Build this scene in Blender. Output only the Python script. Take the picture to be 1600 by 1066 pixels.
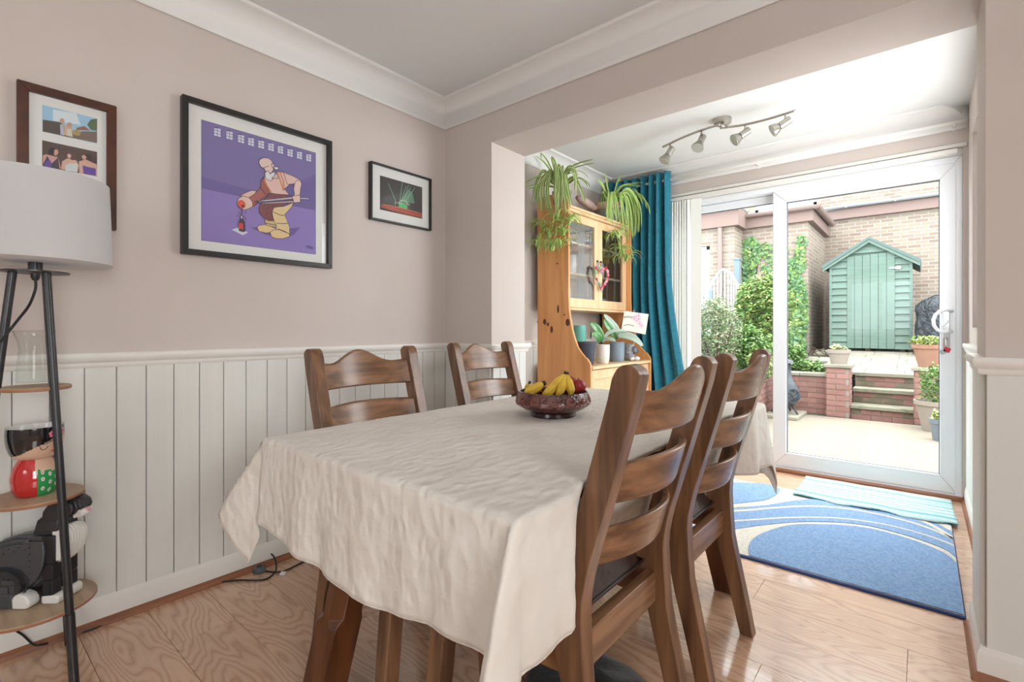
import bpy, math, random
import numpy as np
from mathutils import Vector, Matrix, noise
from mathutils.geometry import tessellate_polygon
PI=math.pi
random.seed(7)
S=bpy.context.scene
for o in list(bpy.data.objects): bpy.data.objects.remove(o)

# ------------------------------------------------------------ camera, world, light, exposure
F=763.; CX=800.; HY=515.; H=1.05
YAW=math.atan2(641,F)
FW=(-math.sin(YAW),math.cos(YAW)); RT=(math.cos(YAW),math.sin(YAW))
cam=bpy.data.cameras.new('camera'); cam.sensor_width=36; cam.lens=F/1600*36
cam.shift_y=-(533-HY)/1600; cam.clip_start=.05; cam.clip_end=200
co=bpy.data.objects.new('camera',cam); S.collection.objects.link(co)
co.location=(0,0,H); co.rotation_euler=(PI/2,0,YAW); S.camera=co
w=bpy.data.worlds.new('overcast_sky'); S.world=w; w.use_nodes=True
nt=w.node_tree; bg=nt.nodes['Background']
tc=nt.nodes.new('ShaderNodeTexCoord'); sx=nt.nodes.new('ShaderNodeSeparateXYZ'); rp=nt.nodes.new('ShaderNodeValToRGB')
nt.links.new(tc.outputs['Generated'],sx.inputs[0]); nt.links.new(sx.outputs['Z'],rp.inputs[0]); nt.links.new(rp.outputs[0],bg.inputs[0])
rp.color_ramp.elements[0].color=(.78,.84,.92,1); rp.color_ramp.elements[1].color=(.95,.98,1,1)
bg.inputs[1].default_value=4.4
S.view_settings.view_transform='Standard'; S.view_settings.look='None'; S.view_settings.gamma=1
S.view_settings.use_curve_mapping=False; S.view_settings.exposure=0.75
def lamp(name,kind,loc,rot,energy,col,**k):
    l=bpy.data.lights.new(name,kind); l.energy=energy; l.color=col
    for a,b in k.items(): setattr(l,a,b)
    o=bpy.data.objects.new(name,l); S.collection.objects.link(o); o.location=loc; o.rotation_euler=rot; return o
# hazy sun high over the garden, shining gently through the patio door
lamp('hazy_sun','SUN',(0,8,8),(-math.radians(38),math.radians(4),0),1.6,(1,.98,.95),angle=math.radians(40))
# daylight through the rear window; side window and its lamp added as fill
lamp('rear_window_daylight','AREA',(-.6,-1.93,1.45),(PI/2,0,PI),7,(1,.97,.93),shape='RECTANGLE',size=.9,size_y=.9)
lamp('side_fill_lamp','AREA',(2.12,-.4,1.35),(PI/2,0,PI/2),20,(1,.97,.94),shape='RECTANGLE',size=1.2,size_y=1.2)

# added lamp and unseen window behind the right jamb, brightening the garden room
lamp('garden_room_fill_lamp','AREA',(.195,3.15,1.6),(PI/2,0,PI/2),16,(.95,.98,1),shape='RECTANGLE',size=1.2,size_y=1.05)

# ------------------------------------------------------------ helpers
def ray(u,v):
    k=(u-CX)/F; m=(HY-v)/F
    return (FW[0]+k*RT[0], FW[1]+k*RT[1], m)
def onz(u,v,z): r=ray(u,v); t=(z-H)/r[2]; return (r[0]*t,r[1]*t,z)
def onx(u,v,x): r=ray(u,v); t=x/r[0]; return (x,r[1]*t,H+r[2]*t)
def ony(u,v,y): r=ray(u,v); t=y/r[1]; return (r[0]*t,y,H+r[2]*t)
def lin(c):
    return tuple(((x/255)/12.92 if x/255<=.04045 else ((x/255+.055)/1.055)**2.4) for x in c)
M={}
OUT=1.0
def mat(name,c,rough=.6,c2=None,scale=(5,5,5),detail=3,lo=.35,hi=.65,bump=0,bscale=None,metal=0,spec=.5,trans=0,kind='noise',sheen=0,coat=0,dist=0,bdist=.01,rv=0):
    """c, c2 in sRGB 0-255. colour mixed by a noise/wave texture in object space"""
    c=tuple(x*OUT for x in c); c2=tuple(x*OUT for x in c2) if c2 else None
    m=bpy.data.materials.new(name); m.use_nodes=True; n=m.node_tree; b=n.nodes['Principled BSDF']
    b.inputs['Base Color'].default_value=(*lin(c),1); b.inputs['Roughness'].default_value=rough
    b.inputs['Metallic'].default_value=metal; b.inputs['Specular IOR Level'].default_value=spec
    b.inputs['Transmission Weight'].default_value=trans; b.inputs['Coat Weight'].default_value=coat
    if sheen: b.inputs['Sheen Weight'].default_value=sheen
    t=n.nodes.new('ShaderNodeTexCoord'); src=t.outputs['Object']
    if c2 or rv:
        mp=n.nodes.new('ShaderNodeMapping'); n.links.new(src,mp.inputs[0]); mp.inputs['Scale'].default_value=scale
        if kind=='wave':
            tx=n.nodes.new('ShaderNodeTexWave'); tx.inputs['Scale'].default_value=1; tx.inputs['Distortion'].default_value=dist; tx.inputs['Detail'].default_value=detail
            tx.inputs['Detail Scale'].default_value=1.0
        else:
            tx=n.nodes.new('ShaderNodeTexNoise'); tx.inputs['Scale'].default_value=1; tx.inputs['Detail'].default_value=detail; tx.inputs['Distortion'].default_value=dist
        n.links.new(mp.outputs[0],tx.inputs['Vector'])
        r=n.nodes.new('ShaderNodeValToRGB'); n.links.new(tx.outputs[0],r.inputs[0])
        r.color_ramp.elements[0].position=lo; r.color_ramp.elements[1].position=hi
        r.color_ramp.elements[0].color=(*lin(c),1); r.color_ramp.elements[1].color=(*lin(c2 or c),1)
        out=r.outputs[0]
        if rv:  # small brightness difference from piece to piece
            oi=n.nodes.new('ShaderNodeObjectInfo'); hs=n.nodes.new('ShaderNodeHueSaturation'); ma=n.nodes.new('ShaderNodeMapRange')
            ma.inputs[3].default_value=1-rv; ma.inputs[4].default_value=1+rv
            n.links.new(oi.outputs['Random'],ma.inputs[0]); n.links.new(ma.outputs[0],hs.inputs['Value']); n.links.new(out,hs.inputs['Color']); out=hs.outputs[0]
        n.links.new(out,b.inputs['Base Color'])
    if bump:
        mp=n.nodes.new('ShaderNodeMapping'); n.links.new(src,mp.inputs[0]); mp.inputs['Scale'].default_value=bscale or scale
        tx=n.nodes.new('ShaderNodeTexNoise'); tx.inputs['Scale'].default_value=1; tx.inputs['Detail'].default_value=3
        n.links.new(mp.outputs[0],tx.inputs['Vector'])
        bp=n.nodes.new('ShaderNodeBump'); bp.inputs['Strength'].default_value=bump; bp.inputs['Distance'].default_value=bdist
        n.links.new(tx.outputs[0],bp.inputs['Height']); n.links.new(bp.outputs[0],b.inputs['Normal'])
    M[name]=m; return m
class MB:
    def __init__(s): s.v=[]; s.f=[]; s.m=[]
    def add(s,vs,fs,mi=0):
        k=len(s.v); s.v+=[tuple(p) for p in vs]
        for i,f in enumerate(fs): s.f.append([k+j for j in f]); s.m.append(mi[i] if isinstance(mi,list) else mi)
        return s
    def box(s,x0,y0,z0,x1,y1,z1,mi=0):
        x0,x1=sorted((x0,x1)); y0,y1=sorted((y0,y1)); z0,z1=sorted((z0,z1))
        return s.add([(x0,y0,z0),(x1,y0,z0),(x1,y1,z0),(x0,y1,z0),(x0,y0,z1),(x1,y0,z1),(x1,y1,z1),(x0,y1,z1)],
            [(0,3,2,1),(4,5,6,7),(0,1,5,4),(1,2,6,5),(2,3,7,6),(3,0,4,7)],mi)
    def obox(s,c,ax,ay,az,mi=0):   # centre and three half-axis vectors
        c,ax,ay,az=map(Vector,(c,ax,ay,az)); vs=[]
        for k in (-1,1):
            for i,j in ((-1,-1),(1,-1),(1,1),(-1,1)): vs.append(c+ax*i+ay*j+az*k)
        return s.add(vs,[(0,3,2,1),(4,5,6,7),(0,1,5,4),(1,2,6,5),(2,3,7,6),(3,0,4,7)],mi)
    def tube(s,pts,r,n=10,mi=0,caps=True,flat=1,up=None):
        P=[Vector(p) for p in pts]; R=r if isinstance(r,(list,tuple)) else [r]*len(P)
        vs=[]; prev=None
        for i,p in enumerate(P):
            t=(P[min(i+1,len(P)-1)]-P[max(i-1,0)]).normalized()
            if prev is None:
                u=Vector(up) if up else (Vector((0,0,1)) if abs(t.z)<.9 else Vector((1,0,0)))
            else: u=prev
            a=(u-t*u.dot(t)).normalized(); prev=a; b=t.cross(a)
            for k in range(n):
                an=2*PI*(k+.5)/n; vs.append(p+a*math.cos(an)*R[i]*flat+b*math.sin(an)*R[i])
        fs=[]
        for i in range(len(P)-1):
            for k in range(n): fs.append((i*n+k,i*n+(k+1)%n,(i+1)*n+(k+1)%n,(i+1)*n+k))
        if caps: fs.append(tuple(range(n))[::-1]); fs.append(tuple(range((len(P)-1)*n,len(P)*n)))
        return s.add(vs,fs,mi)
    def lathe(s,prof,n=32,c=(0,0,0),mi=0,sx=1,sy=1,fn=None):
        vs=[]; fs=[]; mm=[]
        for r,z in prof:
            for k in range(n):
                a=2*PI*k/n; vs.append((c[0]+r*sx*math.cos(a),c[1]+r*sy*math.sin(a),c[2]+z))
        for i in range(len(prof)-1):
            for k in range(n):
                fs.append((i*n+k,i*n+(k+1)%n,(i+1)*n+(k+1)%n,(i+1)*n+k))
                mm.append(fn(2*PI*(k+.5)/n,(prof[i][1]+prof[i+1][1])/2,i) if fn else mi)
        if prof[0][0]>1e-6: fs.append(tuple(range(n))[::-1]); mm.append(mm[0])
        if prof[-1][0]>1e-6: fs.append(tuple(range((len(prof)-1)*n,len(prof)*n))); mm.append(mm[-1])
        return s.add(vs,fs,mm)
    def prism(s,poly,fn,t0,t1,mi=0):  # poly of 2-D points, fn(a,b,t)->xyz
        n=len(poly); vs=[fn(a,b,t0) for a,b in poly]+[fn(a,b,t1) for a,b in poly]
        tri=tessellate_polygon([[Vector((a,b,0)) for a,b in poly]])
        fs=[tuple(t) for t in tri]+[tuple(i+n for i in t[::-1]) for t in tri]+[(i,(i+1)%n,n+(i+1)%n,n+i) for i in range(n)]
        return s.add(vs,fs,mi)
    def flat(s,poly,fn,mi=0):
        tri=tessellate_polygon([[Vector((a,b,0)) for a,b in poly]])
        return s.add([fn(a,b) for a,b in poly],[tuple(t) for t in tri],mi)
    def ball(s,c,r,n=12,mi=0,sc=(1,1,1)):
        k=n//2; pr=[(max(1e-7,math.sin(PI*i/k)),-math.cos(PI*i/k)) for i in range(k+1)]
        vs=[];fs=[]
        for a,z in pr:
            for j in range(n): vs.append((c[0]+r*sc[0]*a*math.cos(2*PI*j/n),c[1]+r*sc[1]*a*math.sin(2*PI*j/n),c[2]+r*sc[2]*z))
        for i in range(k):
            for j in range(n): fs.append((i*n+j,i*n+(j+1)%n,(i+1)*n+(j+1)%n,(i+1)*n+j))
        return s.add(vs,fs,mi)
def wloc(p):
    v=Vector((0,0,0))
    while p is not None: v=v+p.location; p=p.parent
    return v
def tag(o,label=None,cat=None,group=None,kind=None):
    for k,x in (('label',label),('category',cat),('group',group),('kind',kind)):
        if x: o[k]=x
    return o
def build(name,mb,mats,parent=None,smooth=False,bevel=0,world=True,origin=None,recalc=True,auto=None,seg=2):
    """links the collected shapes as ONE mesh object; world=True: points are world coordinates"""
    off=Vector((0,0,0))
    if world:
        if parent is not None: off=wloc(parent)
        elif origin is not None: off=Vector(origin)
        else:
            a=np.array(mb.v); off=Vector(((a[:,0].min()+a[:,0].max())/2,(a[:,1].min()+a[:,1].max())/2,a[:,2].min()))
    me=bpy.data.meshes.new(name)
    me.from_pydata([(p[0]-off[0],p[1]-off[1],p[2]-off[2]) for p in mb.v],[],mb.f)
    if not isinstance(mats,(list,tuple)): mats=[mats]
    for m in mats: me.materials.append(M[m] if isinstance(m,str) else m)
    me.polygons.foreach_set('material_index',mb.m)
    if recalc:
        import bmesh
        bm=bmesh.new(); bm.from_mesh(me); bmesh.ops.recalc_face_normals(bm,faces=bm.faces); bm.to_mesh(me); bm.free()
    if smooth: me.polygons.foreach_set('use_smooth',[True]*len(me.polygons))
    if auto is not None:
        me.polygons.foreach_set('use_smooth',[True]*len(me.polygons)); me.set_sharp_from_angle(angle=math.radians(auto))
    o=bpy.data.objects.new(name,me); S.collection.objects.link(o)
    if parent is not None: o.parent=parent
    else: o.location=off if world else (origin or (0,0,0))
    if bevel:
        md=o.modifiers.new('bevel','BEVEL'); md.width=bevel; md.segments=seg; md.limit_method='ANGLE'; md.angle_limit=.6
        me.polygons.foreach_set('use_smooth',[True]*len(me.polygons)); me.set_sharp_from_angle(angle=.7)
    return o
def thing(name,label,cat,loc=(0,0,0),rz=0,group=None):
    o=bpy.data.objects.new(name,None); S.collection.objects.link(o); o.location=loc; o.rotation_euler=(0,0,rz); o.empty_display_size=.1
    return tag(o,label,cat,group)
def struct(name,mb,mats,**k): return tag(build(name,mb,mats,**k),kind='structure')
def dup(root,loc,rz,label,group=None):
    r=root.copy(); S.collection.objects.link(r); r.location=loc; r.rotation_euler=(0,0,rz); r['label']=label
    if group: r['group']=group
    def rec(a,b):
        for ch in a.children:
            c=ch.copy(); S.collection.objects.link(c); c.parent=b; rec(ch,c)
    rec(root,r); return r
def inst(name,mesh_obj,parent,loc,rot=(0,0,0),sc=(1,1,1)):   # another object sharing mesh data
    c=mesh_obj.copy(); c.name=name; S.collection.objects.link(c); c.parent=parent
    c.location=loc; c.rotation_euler=rot; c.scale=sc; return c

# ------------------------------------------------------------ materials
mat('wall_paint',(207,196,189),.85,(202,190,182),(1.5,1.5,1.5),2,bump=.03,bscale=(60,60,60))
mat('ceiling_paint',(226,226,224),.9,bump=.02,bscale=(50,50,50))
mat('cove_white',(232,230,227),.7)
mat('panel_white',(232,231,226),.55,(222,222,216),(6,6,.6),3,bump=.12,bscale=(90,90,4),bdist=.004)
mat('trim_white',(232,229,223),.5)
mat('brown_bead',(158,104,72),.45,(128,80,54),(4,4,60),3)
mat('upvc',(238,241,245),.28)
mat('upvc_gasket',(95,98,105),.6)
mat('floor_wood',(206,160,126),.2,(176,126,95),(1.1,13,1),4,.32,.7,kind='noise',dist=1.6,bump=.04,bscale=(3,60,3),bdist=.002,rv=.045,spec=.8,coat=.5)
# wavy laminate figure
def floor_mat():
    m=M['floor_wood']; n=m.node_tree; b=n.nodes['Principled BSDF']
    t=n.nodes.new('ShaderNodeTexCoord'); oi=n.nodes.new('ShaderNodeObjectInfo'); vm=n.nodes.new('ShaderNodeVectorMath'); vm.operation='ADD'
    sc=n.nodes.new('ShaderNodeVectorMath'); sc.operation='SCALE'; cb=n.nodes.new('ShaderNodeCombineXYZ')
    n.links.new(oi.outputs['Random'],cb.inputs[0]); n.links.new(oi.outputs['Random'],cb.inputs[2]); n.links.new(cb.outputs[0],sc.inputs[0]); sc.inputs['Scale'].default_value=37
    n.links.new(t.outputs['Object'],vm.inputs[0]); n.links.new(sc.outputs[0],vm.inputs[1])
    mp=n.nodes.new('ShaderNodeMapping'); mp.inputs['Scale'].default_value=(1.1,5.2,1); n.links.new(vm.outputs[0],mp.inputs[0])
    nz=n.nodes.new('ShaderNodeTexNoise'); nz.inputs['Scale'].default_value=1.3; nz.inputs['Detail'].default_value=3; nz.inputs['Roughness'].default_value=.35; n.links.new(mp.outputs[0],nz.inputs['Vector'])
    mu=n.nodes.new('ShaderNodeMath'); mu.operation='MULTIPLY'; mu.inputs[1].default_value=22; n.links.new(nz.outputs[0],mu.inputs[0])
    fr=n.nodes.new('ShaderNodeMath'); fr.operation='PINGPONG'; fr.inputs[1].default_value=.5; n.links.new(mu.outputs[0],fr.inputs[0])
    r=n.nodes.new('ShaderNodeValToRGB'); n.links.new(fr.outputs[0],r.inputs[0])
    e=r.color_ramp.elements; e[0].position=.0; e[0].color=(*lin((184,142,114)),1); e[1].position=.2; e[1].color=(*lin((206,166,136)),1)
    x=e.new(.5); x.color=(*lin((213,175,146)),1)
    hs=[k for k in n.nodes if k.type=='HUE_SAT'][0]
    n.links.new(r.outputs[0],hs.inputs['Color'])
floor_mat()
mat('oak_dark',(138,98,68),.3,(88,60,41),(34,34,2.4),6,.36,.64,bump=.18,bscale=(130,130,7),bdist=.002,spec=.6)
mat('oak_rail',(150,110,80),.26,(102,71,50),(34,2.6,34),6,.36,.64,bump=.15,bscale=(130,8,130),bdist=.002,spec=.6)
mat('oak_seat',(158,112,76),.35,(116,78,52),(3,22,22),4,.3,.7,bump=.15,bscale=(8,130,130),bdist=.002)
mat('table_oak',(118,70,38),.34,(70,36,18),(20,20,2),4,.3,.7,bump=.3,bscale=(110,110,6),bdist=.003)
mat('leather',(66,50,46),.26,(48,36,33),(9,9,9),3,bump=.35,bscale=(60,22,60),bdist=.003,spec=.7)
mat('leather_piping',(44,33,31),.35)
mat('black_metal',(38,39,42),.35,spec=.6)
mat('shade_fabric',(232,232,232),.9)
def shade_mat():
    n=M['shade_fabric'].node_tree; b=n.nodes['Principled BSDF']; o=n.nodes['Material Output']
    t=n.nodes.new('ShaderNodeBsdfTranslucent'); t.inputs[0].default_value=(.86,.86,.88,1); mx=n.nodes.new('ShaderNodeMixShader'); mx.inputs[0].default_value=.45
    n.links.new(b.outputs[0],mx.inputs[1]); n.links.new(t.outputs[0],mx.inputs[2]); n.links.new(mx.outputs[0],o.inputs[0])
shade_mat()
mat('shelf_wood',(196,172,146),.5,(160,132,104),(3,26,26),4,.3,.75)
mat('shelf_edge',(160,112,82),.5)
mat('black_rubber',(30,30,33),.5)
mat('grey_plastic',(84,90,98),.4)
mat('paper',(222,221,216),.8)
mat('mat_card',(224,224,220),.8)
mat('frame_walnut',(94,52,34),.35,(62,34,24),(20,6,6),4,bump=.05,bscale=(90,20,20),bdist=.002)
mat('frame_black',(34,33,33),.4,bump=.08,bscale=(120,120,30),bdist=.001)
mat('cloth',(224,219,211),.85,(218,211,202),(8,8,8),2,sheen=.15)
mat('pine',(226,166,108),.42,(206,140,82),(14,14,1.3),4,.35,.7,dist=.6,bump=.05,bscale=(80,80,5),bdist=.001)
mat('pine_light',(236,200,158),.4,(222,180,132),(14,14,1.5),3,.35,.7)
mat('pine_knot',(88,44,28),.5)
mat('back_reflect_grey',(176,170,170),.6)  # pale grey back stands in for the bright reflection in the panes
mat('steel',(186,182,174),.28,metal=1)
mat('chrome',(205,206,208),.15,metal=1)
mat('lamp_lens',(190,192,184),.15,spec=.8)
mat('curtain_teal',(24,120,140),.75,(16,104,126),(30,30,30),3,bump=.25,bscale=(180,180,60),bdist=.002,sheen=.2)
mat('blind_white',(236,236,230),.6)
mat('rug_cream',(222,217,206),.95,(206,200,188),(70,70,70),2,bump=.7,bscale=(160,160,160),bdist=.006)
mat('rug_blue',(142,172,208),.95,(116,150,194),(90,90,90),3,bump=.8,bscale=(170,170,170),bdist=.007)
mat('rug_edge',(50,72,128),.9)
mat('red_glaze',(196,40,42),.12,spec=.7,coat=.5)
mat('black_glaze',(28,28,32),.08,spec=.7,coat=.5)
mat('white_glaze',(226,224,220),.12,spec=.6)
mat('skin_glaze',(216,180,156),.2,spec=.5)
mat('green_glaze',(46,156,84),.2)
mat('pink_paint',(232,130,150),.4); mat('yellow_paint',(240,200,50),.4); mat('crimson_paint',(196,36,56),.4)
mat('brick_black',(52,53,56),.3,spec=.5); mat('brick_grey',(74,75,78),.3); mat('brick_white',(232,231,226),.3)
mat('brick_dark',(30,31,38),.3); mat('brick_blue',(50,80,140),.3); mat('brick_pink',(230,170,180),.4)
mat('bowl_ceramic',(98,42,38),.14,(66,30,30),(30,30,30),3,bump=1.0,bscale=(55,55,55),bdist=.012,spec=.7,coat=.4)
mat('bowl_foot',(52,26,28),.2)
mat('bowl_line',(168,104,92),.25)
mat('banana',(238,200,74),.45,(222,176,56),(30,30,30),3,.45,.75)
mat('banana_tip',(70,48,34),.7); mat('banana_stem',(170,160,60),.6)
mat('apple',(150,34,44),.3,(196,92,70),(18,18,18),3,.5,.8)
mat('leaf_dark',(74,130,48),.45,(98,152,60),(20,20,20),2)
mat('leaf_cream',(206,212,150),.5)
mat('leaf_orchid',(70,132,66),.25,(104,158,96),(8,8,8),2,spec=.6)
mat('leaf_orchid_pale',(176,196,180),.3)
mat('root_tan',(170,120,90),.7)
mat('pot_charcoal',(66,72,84),.45); mat('pot_bluegrey',(128,144,158),.4); mat('pot_white',(226,222,214),.5,bump=.8,bscale=(40,40,40),bdist=.006)
mat('pot_stone',(150,140,122),.7,(118,124,116),(8,8,3),2)
mat('teal_glass',(110,190,176),.2,spec=.6)
mat('bowl_wood_pale',(176,150,140),.5,(140,112,104),(4,20,20),3)
mat('ornament_silver',(160,160,162),.35,(110,110,112),(60,60,60),3,bump=.5,bscale=(80,80,80))
mat('card_cream',(232,228,218),.8)
mat('green_stain',(34,96,60),.6)
mat('black_cloth',(22,22,25),.95,sheen=.3,bump=.3,bscale=(60,60,60))
# outdoors (OUT darkens these colours to hold back the strong daylight on the garden)
OUT=.71
mat('deck_wood',(200,186,166),.8,(172,158,138),(2,30,30),3,.3,.7,rv=.05)
mat('mortar',(196,186,172),.9)
mat('red_brick',(212,158,146),.9,(196,140,128),(8,8,8),3,.35,.7,rv=.14)
mat('mossy_brick',(182,152,134),.95,(150,140,116),(7,7,7),4,.4,.6,rv=.1)
mat('paving_stone',(206,198,180),.9,(176,168,146),(5,5,5),4,.35,.7,rv=.05)
mat('paving_moss',(186,180,156),.9,(128,128,88),(6,6,14),5,.5,.75)
mat('shed_green',(138,166,150),.7,(122,150,134),(4,4,30),3,.3,.7,rv=.05)
mat('shed_roof',(120,142,136),.8)
mat('fascia_brown',(182,150,138),.7); mat('gutter_white',(220,222,226),.4); mat('gutter_brown',(188,158,148),.5)
mat('roof_slate',(130,136,140),.8)
mat('terracotta',(214,160,134),.85,(202,144,118),(6,6,6),2); mat('pot_beige',(206,190,174),.8); mat('zinc',(150,164,176),.45)
mat('iron_grey',(110,116,124),.6,(88,92,100),(9,9,9),2); mat('cover_black',(58,66,76),.35,(36,42,50),(9,9,9),3,bump=.9,bscale=(14,14,9),bdist=.06)
mat('leaf_a',(164,208,100),.6,(190,224,124),(3,3,3),2); mat('leaf_b',(108,164,90),.6,(136,186,104),(3,3,3),2)
mat('leaf_c',(198,214,160),.6,(224,206,178),(2,2,2),2); mat('leaf_y',(230,236,146),.6); mat('leaf_ivy',(112,166,106),.45,(150,192,122),(3,3,3),2)
mat('soil',(92,74,58),.95); mat('bark',(96,74,56),.9); mat('grey_paint',(150,170,182),.6); mat('white_paint',(232,234,236),.5)
def house_brick():
    k=.71
    lin_=lambda c:lin(tuple(x*k for x in c))
    m=mat('house_brick',(205,180,155),.95); n=m.node_tree; b=n.nodes['Principled BSDF']
    t=n.nodes.new('ShaderNodeTexCoord'); sp=n.nodes.new('ShaderNodeSeparateXYZ'); n.links.new(t.outputs['Object'],sp.inputs[0])
    ad=n.nodes.new('ShaderNodeMath'); ad.operation='ADD'; n.links.new(sp.outputs[0],ad.inputs[0]); n.links.new(sp.outputs[1],ad.inputs[1])
    cb=n.nodes.new('ShaderNodeCombineXYZ'); n.links.new(ad.outputs[0],cb.inputs[0]); n.links.new(sp.outputs[2],cb.inputs[1])
    br=n.nodes.new('ShaderNodeTexBrick'); n.links.new(cb.outputs[0],br.inputs[0])
    br.inputs['Scale'].default_value=1; br.inputs['Brick Width'].default_value=.225; br.inputs['Row Height'].default_value=.075; br.inputs['Mortar Size'].default_value=.010
    br.inputs['Color1'].default_value=(*lin_((218,194,170)),1); br.inputs['Color2'].default_value=(*lin_((190,160,140)),1); br.inputs['Mortar'].default_value=(*lin_((226,216,202)),1)
    nz=n.nodes.new('ShaderNodeTexNoise'); nz.inputs['Scale'].default_value=5; n.links.new(t.outputs['Object'],nz.inputs['Vector'])
    mx=n.nodes.new('ShaderNodeMix'); mx.data_type='RGBA'; mx.blend_type='MULTIPLY'; mx.inputs[0].default_value=.12
    n.links.new(br.outputs[0],mx.inputs[6]); n.links.new(nz.outputs[1],mx.inputs[7]); n.links.new(mx.outputs[2],b.inputs['Base Color'])
    bp=n.nodes.new('ShaderNodeBump'); bp.inputs['Strength'].default_value=.5; bp.inputs['Distance'].default_value=.01; bp.invert=True
    n.links.new(br.outputs[1],bp.inputs['Height']); n.links.new(bp.outputs[0],b.inputs['Normal'])
house_brick()
OUT=1.0
def glass(name,tint=(1,1,1),rough=0,ior=1.45,gain=1):
    m=bpy.data.materials.new(name); m.use_nodes=True; n=m.node_tree; n.nodes.clear()
    o=n.nodes.new('ShaderNodeOutputMaterial'); a=n.nodes.new('ShaderNodeBsdfTransparent'); g=n.nodes.new('ShaderNodeBsdfGlossy')
    a.inputs[0].default_value=(*tint,1); g.inputs['Roughness'].default_value=rough
    f=n.nodes.new('ShaderNodeFresnel'); f.inputs[0].default_value=ior; mx=n.nodes.new('ShaderNodeMixShader')
    mu=n.nodes.new('ShaderNodeMath'); mu.operation='MULTIPLY'; mu.use_clamp=True; mu.inputs[1].default_value=gain; n.links.new(f.outputs[0],mu.inputs[0])
    ge=n.nodes.new('ShaderNodeNewGeometry'); iv=n.nodes.new('ShaderNodeMath'); iv.operation='SUBTRACT'; iv.inputs[0].default_value=1; n.links.new(ge.outputs['Backfacing'],iv.inputs[1])
    m2=n.nodes.new('ShaderNodeMath'); m2.operation='MULTIPLY'; n.links.new(mu.outputs[0],m2.inputs[0]); n.links.new(iv.outputs[0],m2.inputs[1]); n.links.new(m2.outputs[0],mx.inputs[0]); n.links.new(a.outputs[0],mx.inputs[1]); n.links.new(g.outputs[0],mx.inputs[2]); n.links.new(mx.outputs[0],o.inputs[0]); M[name]=m
glass('pane_glass',(.98,1,.99)); glass('picture_glass',(1,1,1)); glass('vase_glass',(.975,.985,.98),0,1.3,1.2)
glass('cabinet_glass',(.86,.9,.93),0.02,1.6,4)
def cloth_bump():
    m=M['cloth']; n=m.node_tree; b=n.nodes['Principled BSDF']; t=n.nodes.new('ShaderNodeTexCoord')
    nz=n.nodes.new('ShaderNodeTexNoise'); nz.inputs['Scale'].default_value=14; nz.inputs['Detail'].default_value=2
    mpn=n.nodes.new('ShaderNodeVectorMath'); mpn.operation='MULTIPLY_ADD'; mpn.inputs[1].default_value=(.03,.03,.03)
    n.links.new(t.outputs['Object'],nz.inputs['Vector']); n.links.new(nz.outputs[1],mpn.inputs[0]); n.links.new(t.outputs['Object'],mpn.inputs[2])
    mp=n.nodes.new('ShaderNodeMapping'); mp.inputs['Scale'].default_value=(42,24,24); n.links.new(mpn.outputs[0],mp.inputs[0])
    vo=n.nodes.new('ShaderNodeTexVoronoi'); vo.feature='SMOOTH_F1'; vo.inputs['Scale'].default_value=1; vo.inputs['Smoothness'].default_value=.6; n.links.new(mp.outputs[0],vo.inputs['Vector'])
    n2=n.nodes.new('ShaderNodeTexNoise'); n2.inputs['Scale'].default_value=26; n2.inputs['Detail'].default_value=3; n.links.new(t.outputs['Object'],n2.inputs['Vector'])
    ad=n.nodes.new('ShaderNodeMath'); ad.operation='MULTIPLY_ADD'; ad.inputs[1].default_value=.3; n.links.new(n2.outputs[0],ad.inputs[0]); n.links.new(vo.outputs[0],ad.inputs[2])
    bp=n.nodes.new('ShaderNodeBump'); bp.inputs['Strength'].default_value=.68; bp.inputs['Distance'].default_value=.008
    n.links.new(ad.outputs[0],bp.inputs['Height']); n.links.new(bp.outputs[0],b.inputs['Normal'])
cloth_bump()
# ============================================================ THE SETTING
XL=-2.25; YB=2.04; YN=2.34; YF=4.05; ZC=2.41; XJ=-1.865; XR=.146; ZBM=2.11; XRR=2.2; YR=-2.0; XFR=.215
# floor: laminate planks laid along x, each its own piece
fl=struct('floor',MB().box(XL,YR,-.06,XRR,YF,-.012),'shelf_edge')
pw=.193; pl=1.29; row=0; y=YR+.01
meshes={}
while y<YF-.01:
    y1=min(y+pw,YF); x=XL+.004-(row*.47)%pl
    while x<XRR:
        a=max(x,XL+.004); b=min(x+pl,XRR)
        if b-a>.03 and not (y>YN and a>XFR):
            if y>YN: b=min(b,XFR)
            key=(round(b-a,3),round(y1-y,3))
            if key not in meshes:
                o=build('plank',MB().box(-(b-a)/2+.0004,-(y1-y)/2+.0004,-.012,(b-a)/2-.0004,(y1-y)/2-.0004,0),'floor_wood',parent=fl,world=False,bevel=.0006,seg=1)
                meshes[key]=o
            else: o=inst('plank',meshes[key],fl,(0,0,0))
            o.location=Vector(((a+b)/2,(y+y1)/2,0))-wloc(fl)
        x+=pl
    y+=pw; row+=1
struct('ceiling',MB().box(XL,YR,ZC,XRR,YF,ZC+.1),'ceiling_paint')
wl=struct('wall_left',MB().box(XL-.15,YR-.1,-.05,XL,YF+.1,ZC),'wall_paint')
wb=MB().box(XL,YB,-.02,XJ,YN,ZC).box(XJ,YB,ZBM,XR,YN,ZC).box(XR,YB,-.02,XRR,YN,ZC)
wbk=struct('wall_back',wb,'wall_paint')
struct('wall_right',MB().box(XFR,YN,-.02,XFR+.15,2.55,ZC).box(XFR,3.75,-.02,XFR+.15,YF,ZC).box(XFR,2.55,-.02,XFR+.15,3.75,1.06).box(XFR,2.55,2.15,XFR+.15,3.75,ZC),'wall_paint')
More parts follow.
